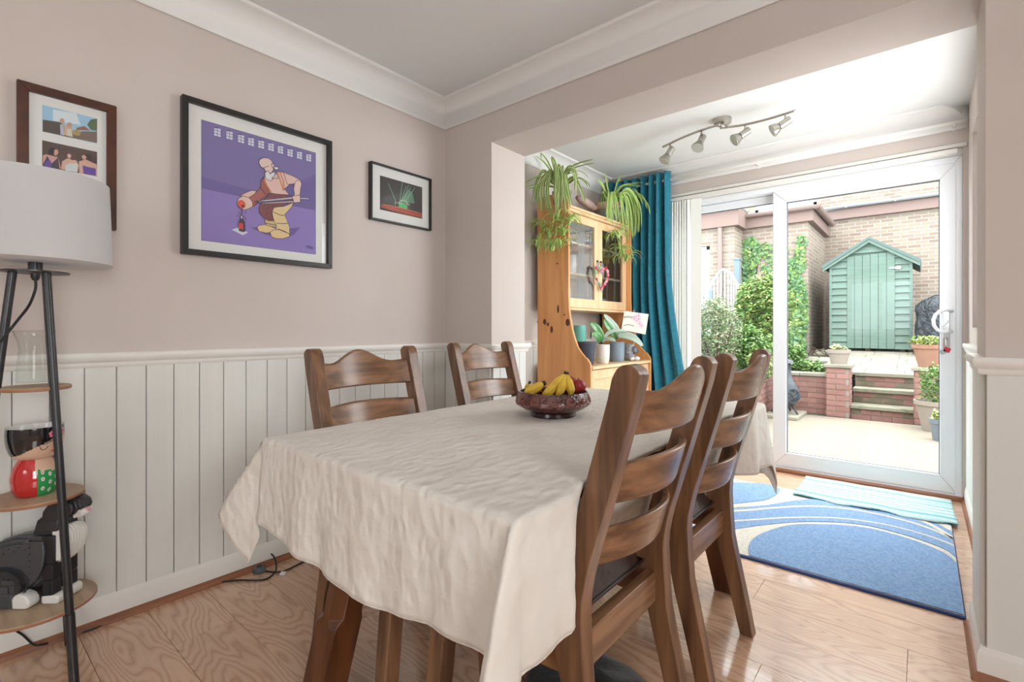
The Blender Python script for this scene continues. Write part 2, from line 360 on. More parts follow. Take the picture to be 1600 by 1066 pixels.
mb=MB().box(XRR,YR,-.02,XRR+.15,-1.0,ZC).box(XRR,.2,-.02,XRR+.15,YB+.3,ZC).box(XRR,-1.0,-.02,XRR+.15,.2,.8).box(XRR,-1.0,2.05,XRR+.15,.2,ZC)
struct('wall_side',mb,'wall_paint')
mb=MB().box(XL-.1,YR-.15,-.02,-1.0,YR,ZC).box(-.1,YR-.15,-.02,XRR+.15,YR,ZC).box(-1.0,YR-.15,-.02,-.1,YR,1.0).box(-1.0,YR-.15,1.9,-.1,YR,ZC)
struct('wall_rear',mb,'wall_paint')
def simple_window(name,x0,x1,z0,z1,f,along):
    mb=MB(); g=MB()
    def bx(m,a0,a1,b0,b1,t0,t1):
        if along=='f': m.box(XFR+.06+t0,a0,b0,XFR+.06+t1,a1,b1)
        elif along=='x': m.box(a0,YR-.1+t0,b0,a1,YR-.1+t1,b1)
        else: m.box(XRR+.02+t0,a0,b0,XRR+.02+t1,a1,b1)
    for a0,a1,b0,b1 in ((x0,x1,z0,z0+f),(x0,x1,z1-f,z1),(x0,x0+f,z0+f,z1-f),(x1-f,x1,z0+f,z1-f),((x0+x1)/2-f/2,(x0+x1)/2+f/2,z0+f,z1-f)): bx(mb,a0,a1,b0,b1,0,.06)
    w_=struct(name,mb,'upvc',bevel=.004)
    bx(g,x0+f,x1-f,z0+f,z1-f,.028,.032); build('pane',g,'pane_glass',parent=w_)
simple_window('window_1',-1.0,-.1,1.0,1.9,.06,'x'); simple_window('added_window_side',-1.0,.2,.8,2.05,.06,'y'); simple_window('added_window_far',2.55,3.75,1.06,2.15,.05,'f')  # side and far-room windows are unseen, added to let light in
# far wall with the opening for the patio door
DX0=-1.72; DX1=.19; DZ=2.166
mb=MB().box(XL,YF,-.25,DX0,YF+.28,2.6).box(DX1,YF,-.25,XFR+1.8,YF+.28,2.6).box(DX0,YF,DZ+.0,DX1,YF+.28,2.6)
struct('wall_far',mb,'wall_paint')
# coving
def cove(p0,p1,n,name,ext0=0,ext1=0):
    """quarter-hollow cove from p0 to p1 (x,y), n=inward normal; ext: mitre of each end"""
    prof=[(0,0),(0,-.128),(.006,-.134),(.012,-.128),(.014,-.118)]
    for k in range(7):
        a=k/6*PI/2; prof.append((.014+.092*(1-math.cos(a)) ,-.118+.104*math.sin(a)))
    prof+=[(.114,-.012),(.118,-.006),(.118,0)]
    d=(Vector(p1)-Vector(p0)).normalized(); mb=MB(); vs=[]
    for e,(px,py) in ((ext0,p0),(-ext1,p1)):
        for a,b in prof: vs.append((px+n[0]*a+d.x*a*e,py+n[1]*a+d.y*a*e,ZC+b))
    m=len(prof); fs=[(i,i+1,m+i+1,m+i) for i in range(m-1)]+[tuple(range(m))[::-1],tuple(range(m,2*m))]
    mb.add(vs,fs); return struct(name,mb,'cove_white',auto=50)
cove((XL,YR),(XL,YB),(1,0),'trim_1',1,1); cove((XL,YB),(XRR,YB),(0,-1),'trim_2',1,1)
cove((XL,YN),(XL,YF),(1,0),'trim_3',1,1); cove((XL,YF),(XFR,YF),(0,-1),'trim_4',1,1)
# panelling: tongue-and-groove boards, dado rail, skirting, brown quadrant bead
ZD=.967
def boards(owner,axis,c,a0,a1,edges,nrm,z0=.045,z1=.925,th=.012):
    for s,e in zip(edges[:-1],edges[1:]):
        s=max(s,a0); e=min(e,a1)
        if e-s<.01: continue
        g=.0013; mb=MB()
        if axis=='y': mb.box(c,s+g,z0,c+nrm*th,e-g,z1)
        else: mb.box(s+g,c,z0,e-g,c+nrm*th,z1)
        build('panel_board',mb,'panel_white',parent=owner,bevel=.0018,seg=2)
ed=[-2.0+.0887*i for i in range(60)]
off=(.345-(-2.0))%.0887
ed=[v+off-.0887 for v in ed]
boards(wl,'y',XL,YR,YB,ed,1)
boards(wl,'y',XL,YN,YF,ed,1)
boards(wbk,'x',YB,XL+.013,XJ,[XL+.013+.0887*i for i in range(8)],-1)
boards(wbk,'y',XJ,YB+.001,YN-.001,[YB+.0887*i-.03 for i in range(6)],1)
boards(wbk,'y',XR,YB+.001,YN-.001,[YB+.0887*i-.06 for i in range(6)],-1)
boards(wbk,'x',YB,XR,XRR,[XR-.012+2.2*i for i in range(3)],-1)
def run(name,prof,p0,p1,n,m,e0=0,e1=0,auto=40):
    d=(Vector(p1)-Vector(p0)).normalized(); vs=[]
    for e,(px,py) in ((e0,p0),(-e1,p1)):
        for a,b in prof: vs.append((px+n[0]*a+d.x*a*e,py+n[1]*a+d.y*a*e,b))
    k=len(prof); fs=[(i,(i+1)%k,k+(i+1)%k,k+i) for i in range(k)]+[tuple(range(k))[::-1],tuple(range(k,2*k))]
    mb=MB(); mb.add(vs,fs); return struct(name,mb,m,auto=auto)
RAIL=[(0,.915),(.014,.915),(.018,.921),(.018,.932),(.024,.938),(.03,.95),(.03,.96),(.026,ZD),(0,ZD)]
SKIRT=[(0,.025),(.02,.025),(.02,.078),(.017,.085),(.014,.096),(.012,.1),(0,.1)]
BEAD=[(0,0),(.034,0),(.033,.008),(.028,.018),(.02,.025),(0,.026)]
seq=[((XL,YR),(XL,YB),(1,0),1,1),((XL,YB),(XJ,YB),(0,-1),1,-1),((XJ,YB),(XJ,YN),(1,0),-1,-1),((XL,YN),(XL,YF),(1,0),1,1),
     ((XR,YN),(XR,YB),(-1,0),-1,-1),((XR,YB),(XRR,YB),(0,-1),-1,1),((XFR,YF),(XFR,YN),(-1,0),1,1)]
for i,(a,b,n,e0,e1) in enumerate(seq):
    side=['left','back','nib','far_left','jamb','right_front','far_right'][i]
    run('trim_%d'%(5+i),RAIL,a,b,n,'trim_white',e0,e1)
    run('baseboard_'+side,SKIRT,a,b,n,'trim_white',e0,e1)
    run('trim_%d'%(15+i),BEAD,a,b,n,'brown_bead',e0,e1)
boards(wbk,'y',XFR,YN,YF,[YN+.0887*i for i in range(21)],-1)
# architrave + brown bead under the door
struct('trim_30',MB().box(DX0-.02,YF-.012,DZ,DX1+.018,YF,DZ+.024),'trim_white',bevel=.003)
run('trim_31',BEAD,(XL,YF),(DX1,YF),(0,-1),'brown_bead')
# ---- patio door
def rect_frame(mb,x0,x1,z0,z1,y0,y1,wl_,wr,wb_,wt):
    """four mitred members"""
    o=[(x0,z0),(x1,z0),(x1,z1),(x0,z1)]; i=[(x0+wl_,z0+wb_),(x1-wr,z0+wb_),(x1-wr,z1-wt),(x0+wl_,z1-wt)]
    for k in range(4):
        j=(k+1)%4; q=[o[k],o[j],i[j],i[k]]
        mb.prism(q,lambda a,b,t:(a,t,b),y0,y1)
YD=YF+.03
door=struct('door_1',(lambda m:(rect_frame(m,DX0,DX1,0,2.125,YD,YD+.14,.05,.035,.03,.04),m)[1])(MB()),'upvc',bevel=.004)
struct('trim_32',MB().box(DX0,YD-.005,2.126,DX1,YF+.2,DZ),'trim_white')
m=MB(); rect_frame(m,-1.66,-.80,.035,2.083,YD+.075,YD+.12,.085,.06,.10,.06)
fx=build('fixed_sash',m,'upvc',parent=door,bevel=.006)
build('pane',MB().box(-1.575,YD+.098,.135,-.86,YD+.104,2.023),'pane_glass',parent=fx)
m=MB(); rect_frame(m,-.862,.166,.032,2.086,YD-.0,YD+.06,.09,.082,.104,.09)
sl=build('sliding_sash',m,'upvc',parent=door,bevel=.006)
build('pane',MB().box(-.772,YD+.028,.134,.084,YD+.034,1.998),'pane_glass',parent=sl)
m=MB(); rect_frame(m,-.774,.086,.132,1.998,YD+.02,YD+.042,.006,.006,.006,.006); build('gasket',m,'upvc_gasket',parent=sl)
m=MB(); rect_frame(m,-1.577,-.858,.133,2.025,YD+.09,YD+.108,.006,.006,.006,.006); build('gasket',m,'upvc_gasket',parent=fx)
# handle: backplate, C-shaped grip, thumb lever, key barrel
hx,hz=.123,1.02
def dp(u,v): p=ony(u,v,YD-.03); return p
bp_=build('handle_plate',MB().box(.098,YD-.012,.92,.132,YD,1.165),'chrome',parent=door,bevel=.004)
cp=[(1487,486.5),(1478,484),(1469,486),(1462,492),(1458.5,500),(1459.5,509),(1465,516),(1474,519),(1487,518)]
pts=[]
for k,(u,v) in enumerate(cp):
    d=[.0,.035,.05,.055,.055,.055,.05,.035,.0][k]; p=ony(u,v,YD-d); pts.append(p)
build('handle_grip',MB().tube(pts,[.012]+[.0125]*7+[.012],10,flat=.8),'upvc',parent=door,smooth=True)
build('thumb_lever',MB().tube([ony(1484,501,YD-.015),ony(1477,506,YD-.03),ony(1472,510,YD-.035)],[.009,.007,.006],8),'upvc',parent=door,smooth=True)
kp=ony(1477.5,529,YD-.012)
build('lock_barrel',MB().tube([kp,(kp[0],kp[1]-.014,kp[2])],.01,12),'chrome',parent=door,smooth=True)
k0=thing('key_ring','small bunch of keys with red and white tag hanging in patio door lock','keys',(kp[0],kp[1]-.03,kp[2]-.1))
build('key',MB().box(kp[0]-.002,kp[1]-.035,kp[2]-.004,kp[0]+.002,kp[1]-.012,kp[2]+.004).box(kp[0]-.002,kp[1]-.05,kp[2]-.011,kp[0]+.002,kp[1]-.033,kp[2]+.011),'chrome',parent=k0)
build('ring',MB().tube([(kp[0]+.0,kp[1]-.042+.014*math.sin(a),kp[2]-.022+.022*math.cos(a)) for a in [i*PI/6 for i in range(13)]],.0014,6),'chrome',parent=k0)
build('tag',MB().obox((kp[0]+.006,kp[1]-.045,kp[2]-.07),(.014,0,-.006),(0,.003,0),(.005,0,.013)),'crimson_paint',parent=k0)
build('tag',MB().obox((kp[0]-.014,kp[1]-.045,kp[2]-.082),(.014,0,.006),(0,.003,0),(-.006,0,.013)),'white_paint',parent=k0)
# ---- vertical blind, drawn to the left
vb=thing('vertical_blind','white vertical blind drawn aside beside the teal curtain','blind',(-1.55,YF-.03,.05))
build('headrail',MB().box(DX0+.02,YF-.035,2.126,.165,YF+.02,2.155),'trim_white',parent=vb,bevel=.003)
for i in range(11):
    x=-1.66+i*.0215; a=math.radians(72+3*math.sin(i*2.1)) if i<10 else math.radians(18)
    dx,dy=.042*math.cos(a),.042*math.sin(a)
    if i==10: x+=.028
    build('slat',MB().obox((x,YF-.022+0*dy,1.085),(dx,dy*.62,0),(-.0006*math.sin(a),.0006*math.cos(a),0),(0,0,1.035)),'blind_white',parent=vb)
# ---- curtain rod and curtain
YC=3.955
rod=thing('curtain_rod','long brushed steel curtain pole above the patio door','curtain rod',(-1,YC,2.28))
build('pole',MB().tube([(-2.2,YC,2.296),(.205,YC,2.296)],.0125,14),'trim_white',parent=rod,smooth=True)
for x in (-2.0,-.95,.15): build('bracket',MB().tube([(x,YC+.09,2.296),(x,YC,2.296)],.008,8).tube([(x,YF,2.296),(x,YF-.008,2.296)],.024,12),'trim_white',parent=rod,smooth=True)
cur=thing('curtain','full-length teal eyelet curtain bunched beside the pine dresser','curtain',(-1.87,YC,.02))
NW=8; nu=NW*16; nv=40; vs=[]; fs=[]
for j in range(nv+1):
    v=j/nv; z=2.365-v*(2.365-.02)
    spread=1+.40*max(0,(v-.35)/.65)**1.5
    x0=-2.2; wtop=.60
    for i in range(nu+1):
        u=i/nu
        ph=u*NW*2*PI
        amp=.046*(1-.25*v)+.012*math.sin(u*9+v*3)
        x=x0+wtop*u*(1+(spread-1)*u**1.2)+.006*math.sin(3*v+u*11)+.010*math.sin(2*ph+1.0)*(1-v*.3)
        y=YC+amp*math.sin(ph+.35*math.sin(5*v+u*4)*v)+.010*math.sin(7*v+3*u)*v
        vs.append((x,y,z))
for j in range(nv):
    for i in range(nu): a=j*(nu+1)+i; fs.append((a,a+1,a+nu+2,a+nu+1))
c=build('drape',MB().add(vs,fs),'curtain_teal',parent=cur,smooth=True,recalc=False)
md=c.modifiers.new('t','SOLIDIFY'); md.thickness=.003
for i in range(NW*2):
    u=(i+.5)/(NW*2)*1; x=-2.2+.6*u
    build('eyelet',MB().tube([(x,YC+.021*math.sin(a),2.296+.021*math.cos(a)) for a in [k*PI/6 for k in range(13)]],.0035,6),'chrome',parent=cur,smooth=True)
# ---- ceiling spotlight bar
sp=thing('spotlight_bar','brushed steel four-head spotlight bar on the ceiling near patio door','ceiling light',(-.95,3.15,ZC-.01))
mc=onz(1129,189,ZC-.012)
build('ceiling_plate',MB().lathe([(.001,-.03),(.035,-.028),(.052,-.018),(.056,0),(.056,.012)],28,mc),'steel',parent=sp,auto=40)
ZS=2.335
def smooth_pts(P,n=6):
    out=[]; P=[Vector(p) for p in P]
    for i in range(len(P)-1):
        p0=P[max(i-1,0)];p1=P[i];p2=P[i+1];p3=P[min(i+2,len(P)-1)]
        for k in range(n):
            t=k/n; out.append(.5*((2*p1)+(-p0+p2)*t+(2*p0-5*p1+4*p2-p3)*t*t+(-p0+3*p1-3*p2+p3)*t**3))
    out.append(P[-1]); return out
bl=smooth_pts([onz(1036,229.5,ZS),onz(1062,217,ZS),onz(1092,205,ZS),onz(1125,194.5,ZS)])
br=smooth_pts([onz(1125,200,ZS),onz(1160,195.5,ZS),onz(1200,186,ZS),onz(1243,172.5,ZS)])
build('bar',MB().tube(bl,.0075,8),'steel',parent=sp,smooth=True); build('bar',MB().tube(br,.0075,8),'steel',parent=sp,smooth=True)
q0=Vector(onz(1125,196,ZS)); q1=Vector(onz(1134,198,ZS))
build('bracket',MB().tube([q0,q1],.011,8).tube([(mc[0],mc[1],ZC-.03),(q0+q1)/2],.01,8),'steel',parent=sp,smooth=True)
for (u,v),(dx,dy,dz) in (((1047,224.5),(-.35,-.35,-.75)),((1096,205),(-.12,-.5,-.7)),((1164,194),(-.5,-.35,-.42)),((1227,177),(-.62,-.2,-.38))):
    p=Vector(onz(u,v,ZS)); d=Vector((dx,dy,dz)).normalized(); e=p+Vector((0,0,-.055))
    h=build('spot_head',MB().tube([e-d*.03,e+d*.035],.0225,16).tube([e+d*.035,e+d*.05,e+d*.078],[.018,.03,.039],18),'steel',parent=sp,auto=40)
    build('stem',MB().tube([p,e],.005,8),'steel',parent=h,smooth=True)
    build('lens',MB().tube([e+d*.079,e+d*.082],.036,18),'lamp_lens',parent=h,auto=40)
# ============================================================ DINING TABLE
TX0,TX1,TY0,TY1=-1.40,-.50,.605,2.185
tb=thing('dining_table','dark oak dining table with splayed chamfered legs under the cream cloth','table',((TX0+TX1)/2,(TY0+TY1)/2,0))
build('tabletop',MB().box(TX0+.004,TY0+.004,.712,TX1-.020,TY1-.004,.745),'table_oak',parent=tb,bevel=.006)
m=MB(); m.box(-1.26,.78,.63,-.66,.80,.712).box(-1.26,1.99,.63,-.66,2.01,.712).box(-1.28,.80,.63,-1.26,1.99,.712).box(-.66,.80,.63,-.64,1.99,.712)
build('apron',m,'table_oak',parent=tb)
for sx_ in (-1,1):
    for sy_ in (-1,1):
        cx,cy=-.95,1.395
        top=Vector((cx+sx_*.215,cy+sy_*.60,.712)); bot=Vector((cx+sx_*.355,cy+sy_*.685,0))
        m=MB(); h=.047
        prof=[(0,1,0),(.30,1,0),(.335,1.0,0),(.36,.9,1),(1,.9,1)]
        rows=[]
        for t,k,ch in prof:
            p=bot.lerp(top,t); c=.010 if not ch else .028
            hh=h*(1 if not ch else .93)
            rows.append([(p.x+a*sx_,p.y+b*sy_,p.z) for a,b in ((-hh,-hh),(hh-c,-hh),(hh,-hh+c),(hh,hh-c),(hh-c,hh),(-hh+c,hh),(-hh,hh-c))])
        n=7; vs=[q for r in rows for q in r]; fs=[(i*n+k,i*n+(k+1)%n,(i+1)*n+(k+1)%n,(i+1)*n+k) for i in range(len(rows)-1) for k in range(n)]
        fs+=[tuple(range(n))[::-1],tuple(range((len(rows)-1)*n,len(rows)*n))]
        m.add(vs,fs); build('leg',m,'table_oak',parent=tb,bevel=.002,seg=1)
# ---- tablecloth: a rectangular sheet laid over the top, sides hanging, corners falling in wings
OV=dict(x0=.25,x1=.25,y0=.262,y1=.30); st=.0105; ZT=.7475
def axis(a,b,o0,o1):
    L=[]; n0=round(o0/st); n1=round((b-a)/st); n2=round(o1/st)
    return [a-o0+i*o0/n0 for i in range(n0)]+[a+i*(b-a)/n1 for i in range(n1)]+[b+i*o1/n2 for i in range(n2+1)]
AX=axis(TX0,TX1,OV['x0'],OV['x1']); AY=axis(TY0,TY1,OV['y0'],OV['y1'])
# per corner: lean of the wing at fabric angles 0,22,45,68,90 deg (degrees), compass of the wing, spread
CORN={(-1,-1):((0,24,38,8,2,0),40,40),(1,-1):((0,10,22,16,0),80,36),(-1,1):((0,12,18,12,0),45,30),(1,1):((0,8,13,9,0),60,30)}
def smst(a,b,v): t=min(1,max(0,(v-a)/(b-a))); return t*t*(3-2*t)
def chmask(t): return smst(.74,.86,t)*(1-smst(1.86,2.02,t))
def hang(d):   # arc round the table edge, then down: returns (out, drop)
    R=.010
    if d<R*PI/2: a=d/R; return R*math.sin(a)-0,R*(1-math.cos(a))
    return R,R+(d-R*PI/2)
def clothpt(s,t):
    dx=max(TX0-s,s-TX1,0); dy=max(TY0-t,t-TY1,0); ex=-1 if s<TX0 else 1; ey=-1 if t<TY0 else 1
    x=min(max(s,TX0),TX1); y=min(max(t,TY0),TY1); z=ZT
    if dx==0 and dy==0:
        z+=.0016*noise.noise(Vector((s*9,t*9,0)))+.0022*math.exp(-((t-.965-.004*math.sin(s*9))/.005)**2)+.0018*math.exp(-((t-1.66)/.005)**2)+.0016*math.exp(-((s+.93)/.005)**2)
        x-=.016*chmask(t)*smst(TX1-.12,TX1,s)
        return x,y,z
    if dx>0 and dy==0:
        o,dr=hang(dx); f=dr/.26; wv=math.sin(t*17+1.3*math.sin(t*6)+ex)*.009+.006*math.sin(t*41)
        ou=ex*(o+f*(.012+wv))
        if ex>0: k=chmask(t); ou=ou*(1-k)+k*(-.018-.33*dr-.006*(1+math.sin(t*23))*f)
        return x+ou,y,z-dr
    if dy>0 and dx==0:
        o,dr=hang(dy); f=dr/.26; wv=math.sin(s*21+2*math.sin(s*5)+1)*.007+.004*math.sin(s*47)
        if ey<0: dr*=1-f*(1-float(np.interp(s,[-1.40,-1.25,-1.1,-.85,-.68,-.5],[.90,.97,1.02,1.05,.92,.86])))
        return x,y+ey*(o+f*(.012+wv)),z-dr
    r=math.hypot(dx,dy); ph=math.degrees(math.atan2(dy,dx))
    lean,skew,spread=CORN[(ex,ey)]
    o,dr=hang(r)
    be=math.radians(float(np.interp(ph,[0,14,28,45,68,90] if len(lean)==6 else [0,22,45,68,90],lean)))*(1-.12*(r/.37)**2)
    psi=math.radians(skew+(ph-45)/45*spread)
    out=dr*math.sin(be); dn=dr*math.cos(be); f=dr/.26
    ax_=max(0,1-ph/30)**2; ay_=max(0,1-(90-ph)/30)**2
    wx=math.sin(TY0*17+1.3*math.sin(TY0*6)+ex)*.009+.006*math.sin(TY0*41) if ey<0 else math.sin(TY1*17+1.3*math.sin(TY1*6)+ex)*.009+.006*math.sin(TY1*41)
    cxs=TX0 if ex<0 else TX1; wy=math.sin(cxs*21+2*math.sin(cxs*5)+1)*.007+.004*math.sin(cxs*47)
    px_=math.cos(psi)*(out+o*(1-ax_-ay_))+ax_*(o+f*(.012+wx)); py_=math.sin(psi)*(out+o*(1-ax_-ay_))+ay_*(o+f*(.012+wy))
    if ey<0: dn*=1-f*ay_*(1-(.90 if ex<0 else .86))
    return x+ex*px_,y+ey*py_,z-dn
vs=[]; NX=len(AX); NYY=len(AY)
for t in AY:
    for s in AX:
        x,y,z=clothpt(s,t)
        q=Vector((s*26,t*26,3)); a=.0016*noise.noise(q)
        vs.append((x+a,y+a,z+a*.6))
fs=[]
for j in range(NYY-1):
    for i in range(NX-1): a=j*NX+i; fs.append((a,a+1,a+NX+1,a+NX))
cl=build('tablecloth',MB().add(vs,fs),'cloth',smooth=True,recalc=False,origin=(-.95,1.395,.48))
tag(cl,'cream crinkled tablecloth hanging over the dining table edges','tablecloth')
md=cl.modifiers.new('s','SOLIDIFY'); md.thickness=.0016; md.offset=1
# hem: stitched double edge all round
bd=[j*NX for j in range(NYY)]+[(NYY-1)*NX+i for i in range(NX)]+[j*NX+NX-1 for j in range(NYY-1,-1,-1)]+[i for i in range(NX-1,-1,-1)]
build('hem',MB().tube([vs[i] for i in bd[::2]],.0022,5),'cloth',parent=cl,smooth=True)

# ============================================================ DINING CHAIRS
PZ=[0,.15,.34,.45,.55,.75,.97]; PX=[.088,.055,.010,-.002,.012,.072,.135]
def px(z): return float(np.interp(z,PZ,PX))
def pxs(z): return sum(px(z+d) for d in (-.05,-.025,0,.025,.05))/5
def make_chair(label):
    t=thing('dining_chair',label,'chair',(0,0,0))
    for sy_ in (-1,1):
        F_=[];B_=[]
        for i in range(27):
            z=i/26*.955; x=pxs(z) if 0<z else px(0); d=.0285 if z>.3 else .0285-.007*(1-z/.3)
            if .33<z<.5: d+=.006*math.sin((z-.33)/.17*PI)
            F_.append((x-d,z)); B_.append((x+d*(.95 if z<.8 else .95-.0*(z-.8)),z))
        xt=pxs(.955); cap=[(xt-.0285*math.cos(a)+.003,.955+.030*math.sin(a)) for a in [PI*k/8 for k in range(1,8)]]
        poly=F_+cap+B_[::-1]; y0=sy_*.200
        m=MB(); m.prism(poly,lambda a,b,tt:(a,tt,b),y0-.0215,y0+.0215)
        build('back_post',m,'oak_dark',parent=t,world=False,bevel=.0135,seg=3)
    def rail(z0,zt,th=.017,bow=.052,zb=None):
        m=MB(); N=20; vs=[]
        for i in range(N+1):
            y=-.185+.37*i/N; b=bow*(1-(y/.185)**2)
            za=z0 if zb is None else zb(y); ztp=zt(y)
            for z,dd in ((za,0),(ztp,0),(ztp,th),(za,th)): vs.append((pxs(z)-.012+b+dd,y,z))
        fs=[(i*4+k,i*4+(k+1)%4,(i+1)*4+(k+1)%4,(i+1)*4+k) for i in range(N) for k in range(4)]+[(0,1,2,3),(N*4+3,N*4+2,N*4+1,N*4)]
        m.add(vs,fs); return m
    hump=lambda y:.926+.050*(math.cos(PI*min(1,abs(y)/.135))+1)/2+.010*(abs(y)/.185)**3
    build('top_rail',rail(.842,hump),'oak_rail',parent=t,world=False,bevel=.006)
    build('back_rail',rail(.698,lambda y:.784+.006*math.cos(y*8)),'oak_rail',parent=t,world=False,bevel=.006)
    build('back_rail',rail(.560,lambda y:.643+.006*math.cos(y*8)),'oak_rail',parent=t,world=False,bevel=.006)
    # seat frame
    z0,z1=.335,.415
    build('seat_rail',MB().box(-.028+.01,-.18,z0,.012,.18,z1),'oak_rail',parent=t,world=False,bevel=.003)
    build('seat_rail',MB().box(-.40,-.235,z0,-.376,.235,z1),'oak_rail',parent=t,world=False,bevel=.003)
    for s in (-1,1):
        m=MB(); m.prism([(-.02,s*.178),(-.376,s*.218),(-.376,s*.240),(-.02,s*.202)],lambda a,b,tt:(a,b,tt),z0,z1)
        build('seat_rail',m,'oak_seat',parent=t,world=False,bevel=.003)
        m=MB(); rows=[(.415,-.352,.222,.024),(.2,-.355,.245,.024),(0,-.368,.272,.021)]
        vs=[]
        for z,x,y,h in rows: vs+=[(x-h,s*y-h,z),(x+h,s*y-h,z),(x+h,s*y+h,z),(x-h,s*y+h,z)]
        fs=[(i*4+k,i*4+(k+1)%4,(i+1)*4+(k+1)%4,(i+1)*4+k) for i in range(2) for k in range(4)]+[(3,2,1,0),(8,9,10,11)]
        m.add(vs,fs); build('front_leg',m,'oak_dark',parent=t,world=False,bevel=.004)
    # leather seat pad: puffed, seamed
    N=18; vs=[]; fs=[]
    def wid(u): return .172+(.228-.172)*u
    for side in (0,1):
        for i in range(N+1):
            for j in range(N+1):
                u=i/N; v=j/N*2-1; x=-.02-.385*u; 
                e=min(1,((1-abs(v)**3.2))*((1-abs(2*u-1)**3.2))*1.6)**.5 if abs(v)<1 and 0<u<1 else 0
                z=.437+(.098*e if side==0 else -.022*e)
                if side==0:
                    z-=.010*math.exp(-((u-.5)/.035)**2)*e+.010*math.exp(-((abs(v)-.42)/.04)**2)*e
                vs.append((x,v*wid(u),z))
    K=(N+1)**2
    for i in range(N):
        for j in range(N):
            a=i*(N+1)+j; fs.append((a,a+1,a+N+2,a+N+1)); fs.append((K+a,K+a+N+1,K+a+N+2,K+a+1))
    cu=build('seat_pad',MB().add(vs,fs),'leather',parent=t,world=False,smooth=True,recalc=False)
    ring=[]
    for i in range(13): ring.append((-.02-.385*i/12,-wid(i/12),.437))
    for j in range(1,13): ring.append((-.405,-.228+.456*j/12,.437))
    for i in range(12,-1,-1): ring.append((-.02-.385*i/12,wid(i/12),.437))
    for j in range(11,-1,-1): ring.append((-.02,-.172+.344*j/12,.437))
    build('piping',MB().tube(ring,.005,6),'leather_piping',parent=cu,world=False,smooth=True)
    return t
G='matching oak ladder-back chairs around the table'
c1=make_chair('oak ladder-back chair nearest the camera, right side of table, leather seat pad'); c1['group']=G
c1.location=(-.548,1.045,0)
dup(c1,(-.548,1.615,0),0,'oak ladder-back chair on the right of the table, nearer the patio door')
dup(c1,(-1.448,1.034,0),PI,'oak ladder-back chair by the left wall, in front of the panelling')
dup(c1,(-1.632,1.853,0),PI,'oak ladder-back chair at the back left, beside the wall corner')

# ============================================================ FRUIT BOWL
BC=onz(864,649,ZT+.002); BD=BC[0]*FW[0]+BC[1]*FW[1]
def at(u,v,dd=0,D=None):
    D=(BD if D is None else D)+dd; r=ray(u,v); return Vector((r[0]*D,r[1]*D,H+r[2]*D))
bw=thing('fruit_bowl','dark red-brown carved ceramic fruit bowl on the tablecloth','bowl',BC)
n=64; pr=[(.0001,0),(.078,0),(.080,.004),(.078,.014),(.084,.018),(.104,.026),(.127,.040),(.131,.046),(.130,.052),(.126,.066),(.1215,.082),(.119,.086),(.115,.086),(.113,.080),(.116,.060),(.114,.045),(.09,.024),(.05,.014),(.0001,.012)]
build('body',MB().lathe(pr,64,BC,fn=lambda a,z,i:1 if i<4 else 0),['bowl_ceramic','bowl_foot'],parent=bw,auto=35)
m=MB()   # carved roses and leaves in relief round the wall
random.seed(3)
def bs(a,z): 
    r=float(np.interp(z,[.040,.052,.066,.082],[.128,.1305,.1265,.122])); return (BC[0]+(r+.0006)*math.cos(a),BC[1]+(r+.0006)*math.sin(a),BC[2]+z)
for k in range(13):
    a0=2*PI*k/13; zc=.062+.003*(k%2)
    for rr in (.006,.0105,.015):
        m.tube([bs(a0+rr*1.0*math.cos(w0)/.127+.01*rr,zc+rr*.85*math.sin(w0)) for w0 in [i*PI/5+rr*90 for i in range(9)]],.0011,5)
    for s in (-1,1):
        m.tube([bs(a0+s*(.018+.010*i)/.127*.9,.048+.006*math.sin(i*1.1+k)) for i in range(5)],.0012,5)
build('carving',m,'bowl_line',parent=bw,smooth=True)
def banana(P,R,parent,D0=0):
    pts=smooth_pts(P,4); n_=len(pts); rr=[]
    for i in range(n_):
        t=i/(n_-1); rr.append(R*min(1,(.35+2.6*t) if t<.25 else 1,(.28+1.9*(1-t)) if t>.62 else 1))
    m=MB(); m.tube(pts,rr,6); o=build('peel',m,'banana',parent=parent,smooth=False,bevel=.0035)
    return pts
b1=thing('banana','single yellow banana lying at left in the fruit bowl','banana',at(835,612))
p=banana([at(820,613,-.005),at(831,610,-.02),at(842,603.5,-.02),at(849.5,599,-.015)],.0185,b1)
build('tip',MB().tube([at(848,600,-.016),at(852.5,598,-.014)],[.0105,.008],7),'banana_tip',parent=b1)
b1=thing('banana','banana mostly hidden, its dark tip at the far left of the bowl','banana',at(826,606,.04))
banana([at(838,616,.06),at(829,612,.06),at(824,605,.05),at(827,599,.045)],.0125,b1)
build('tip',MB().tube([at(826.6,600,.045),at(828.5,596,.045)],[.0045,.0055],7),'banana_tip',parent=b1)
b3=thing('banana_bunch','bunch of three yellow bananas joined at a dark crown in the bowl','bananas',at(875,612))
for P,R in (([at(848,617,-.02),at(858,612,-.03),at(868,602,-.025),at(877,592,-.01),at(883,585,0)],.0185),
            ([at(870,618,-.045),at(876,611,-.05),at(880,601,-.035),at(882.5,592,-.01),at(884.5,584.5,0)],.0158),
            ([at(891,618,-.035),at(892,610,-.045),at(889.5,600,-.035),at(886.5,592,-.01),at(885.5,584.5,0)],.0158)):
    banana(P,R,b3)
build('crown',MB().tube([at(881.5,587,-.003),at(884,582,0),at(886.5,583,0),at(887,588,-.004)],[.005,.0075,.007,.004],7),'banana_tip',parent=b3,smooth=True)
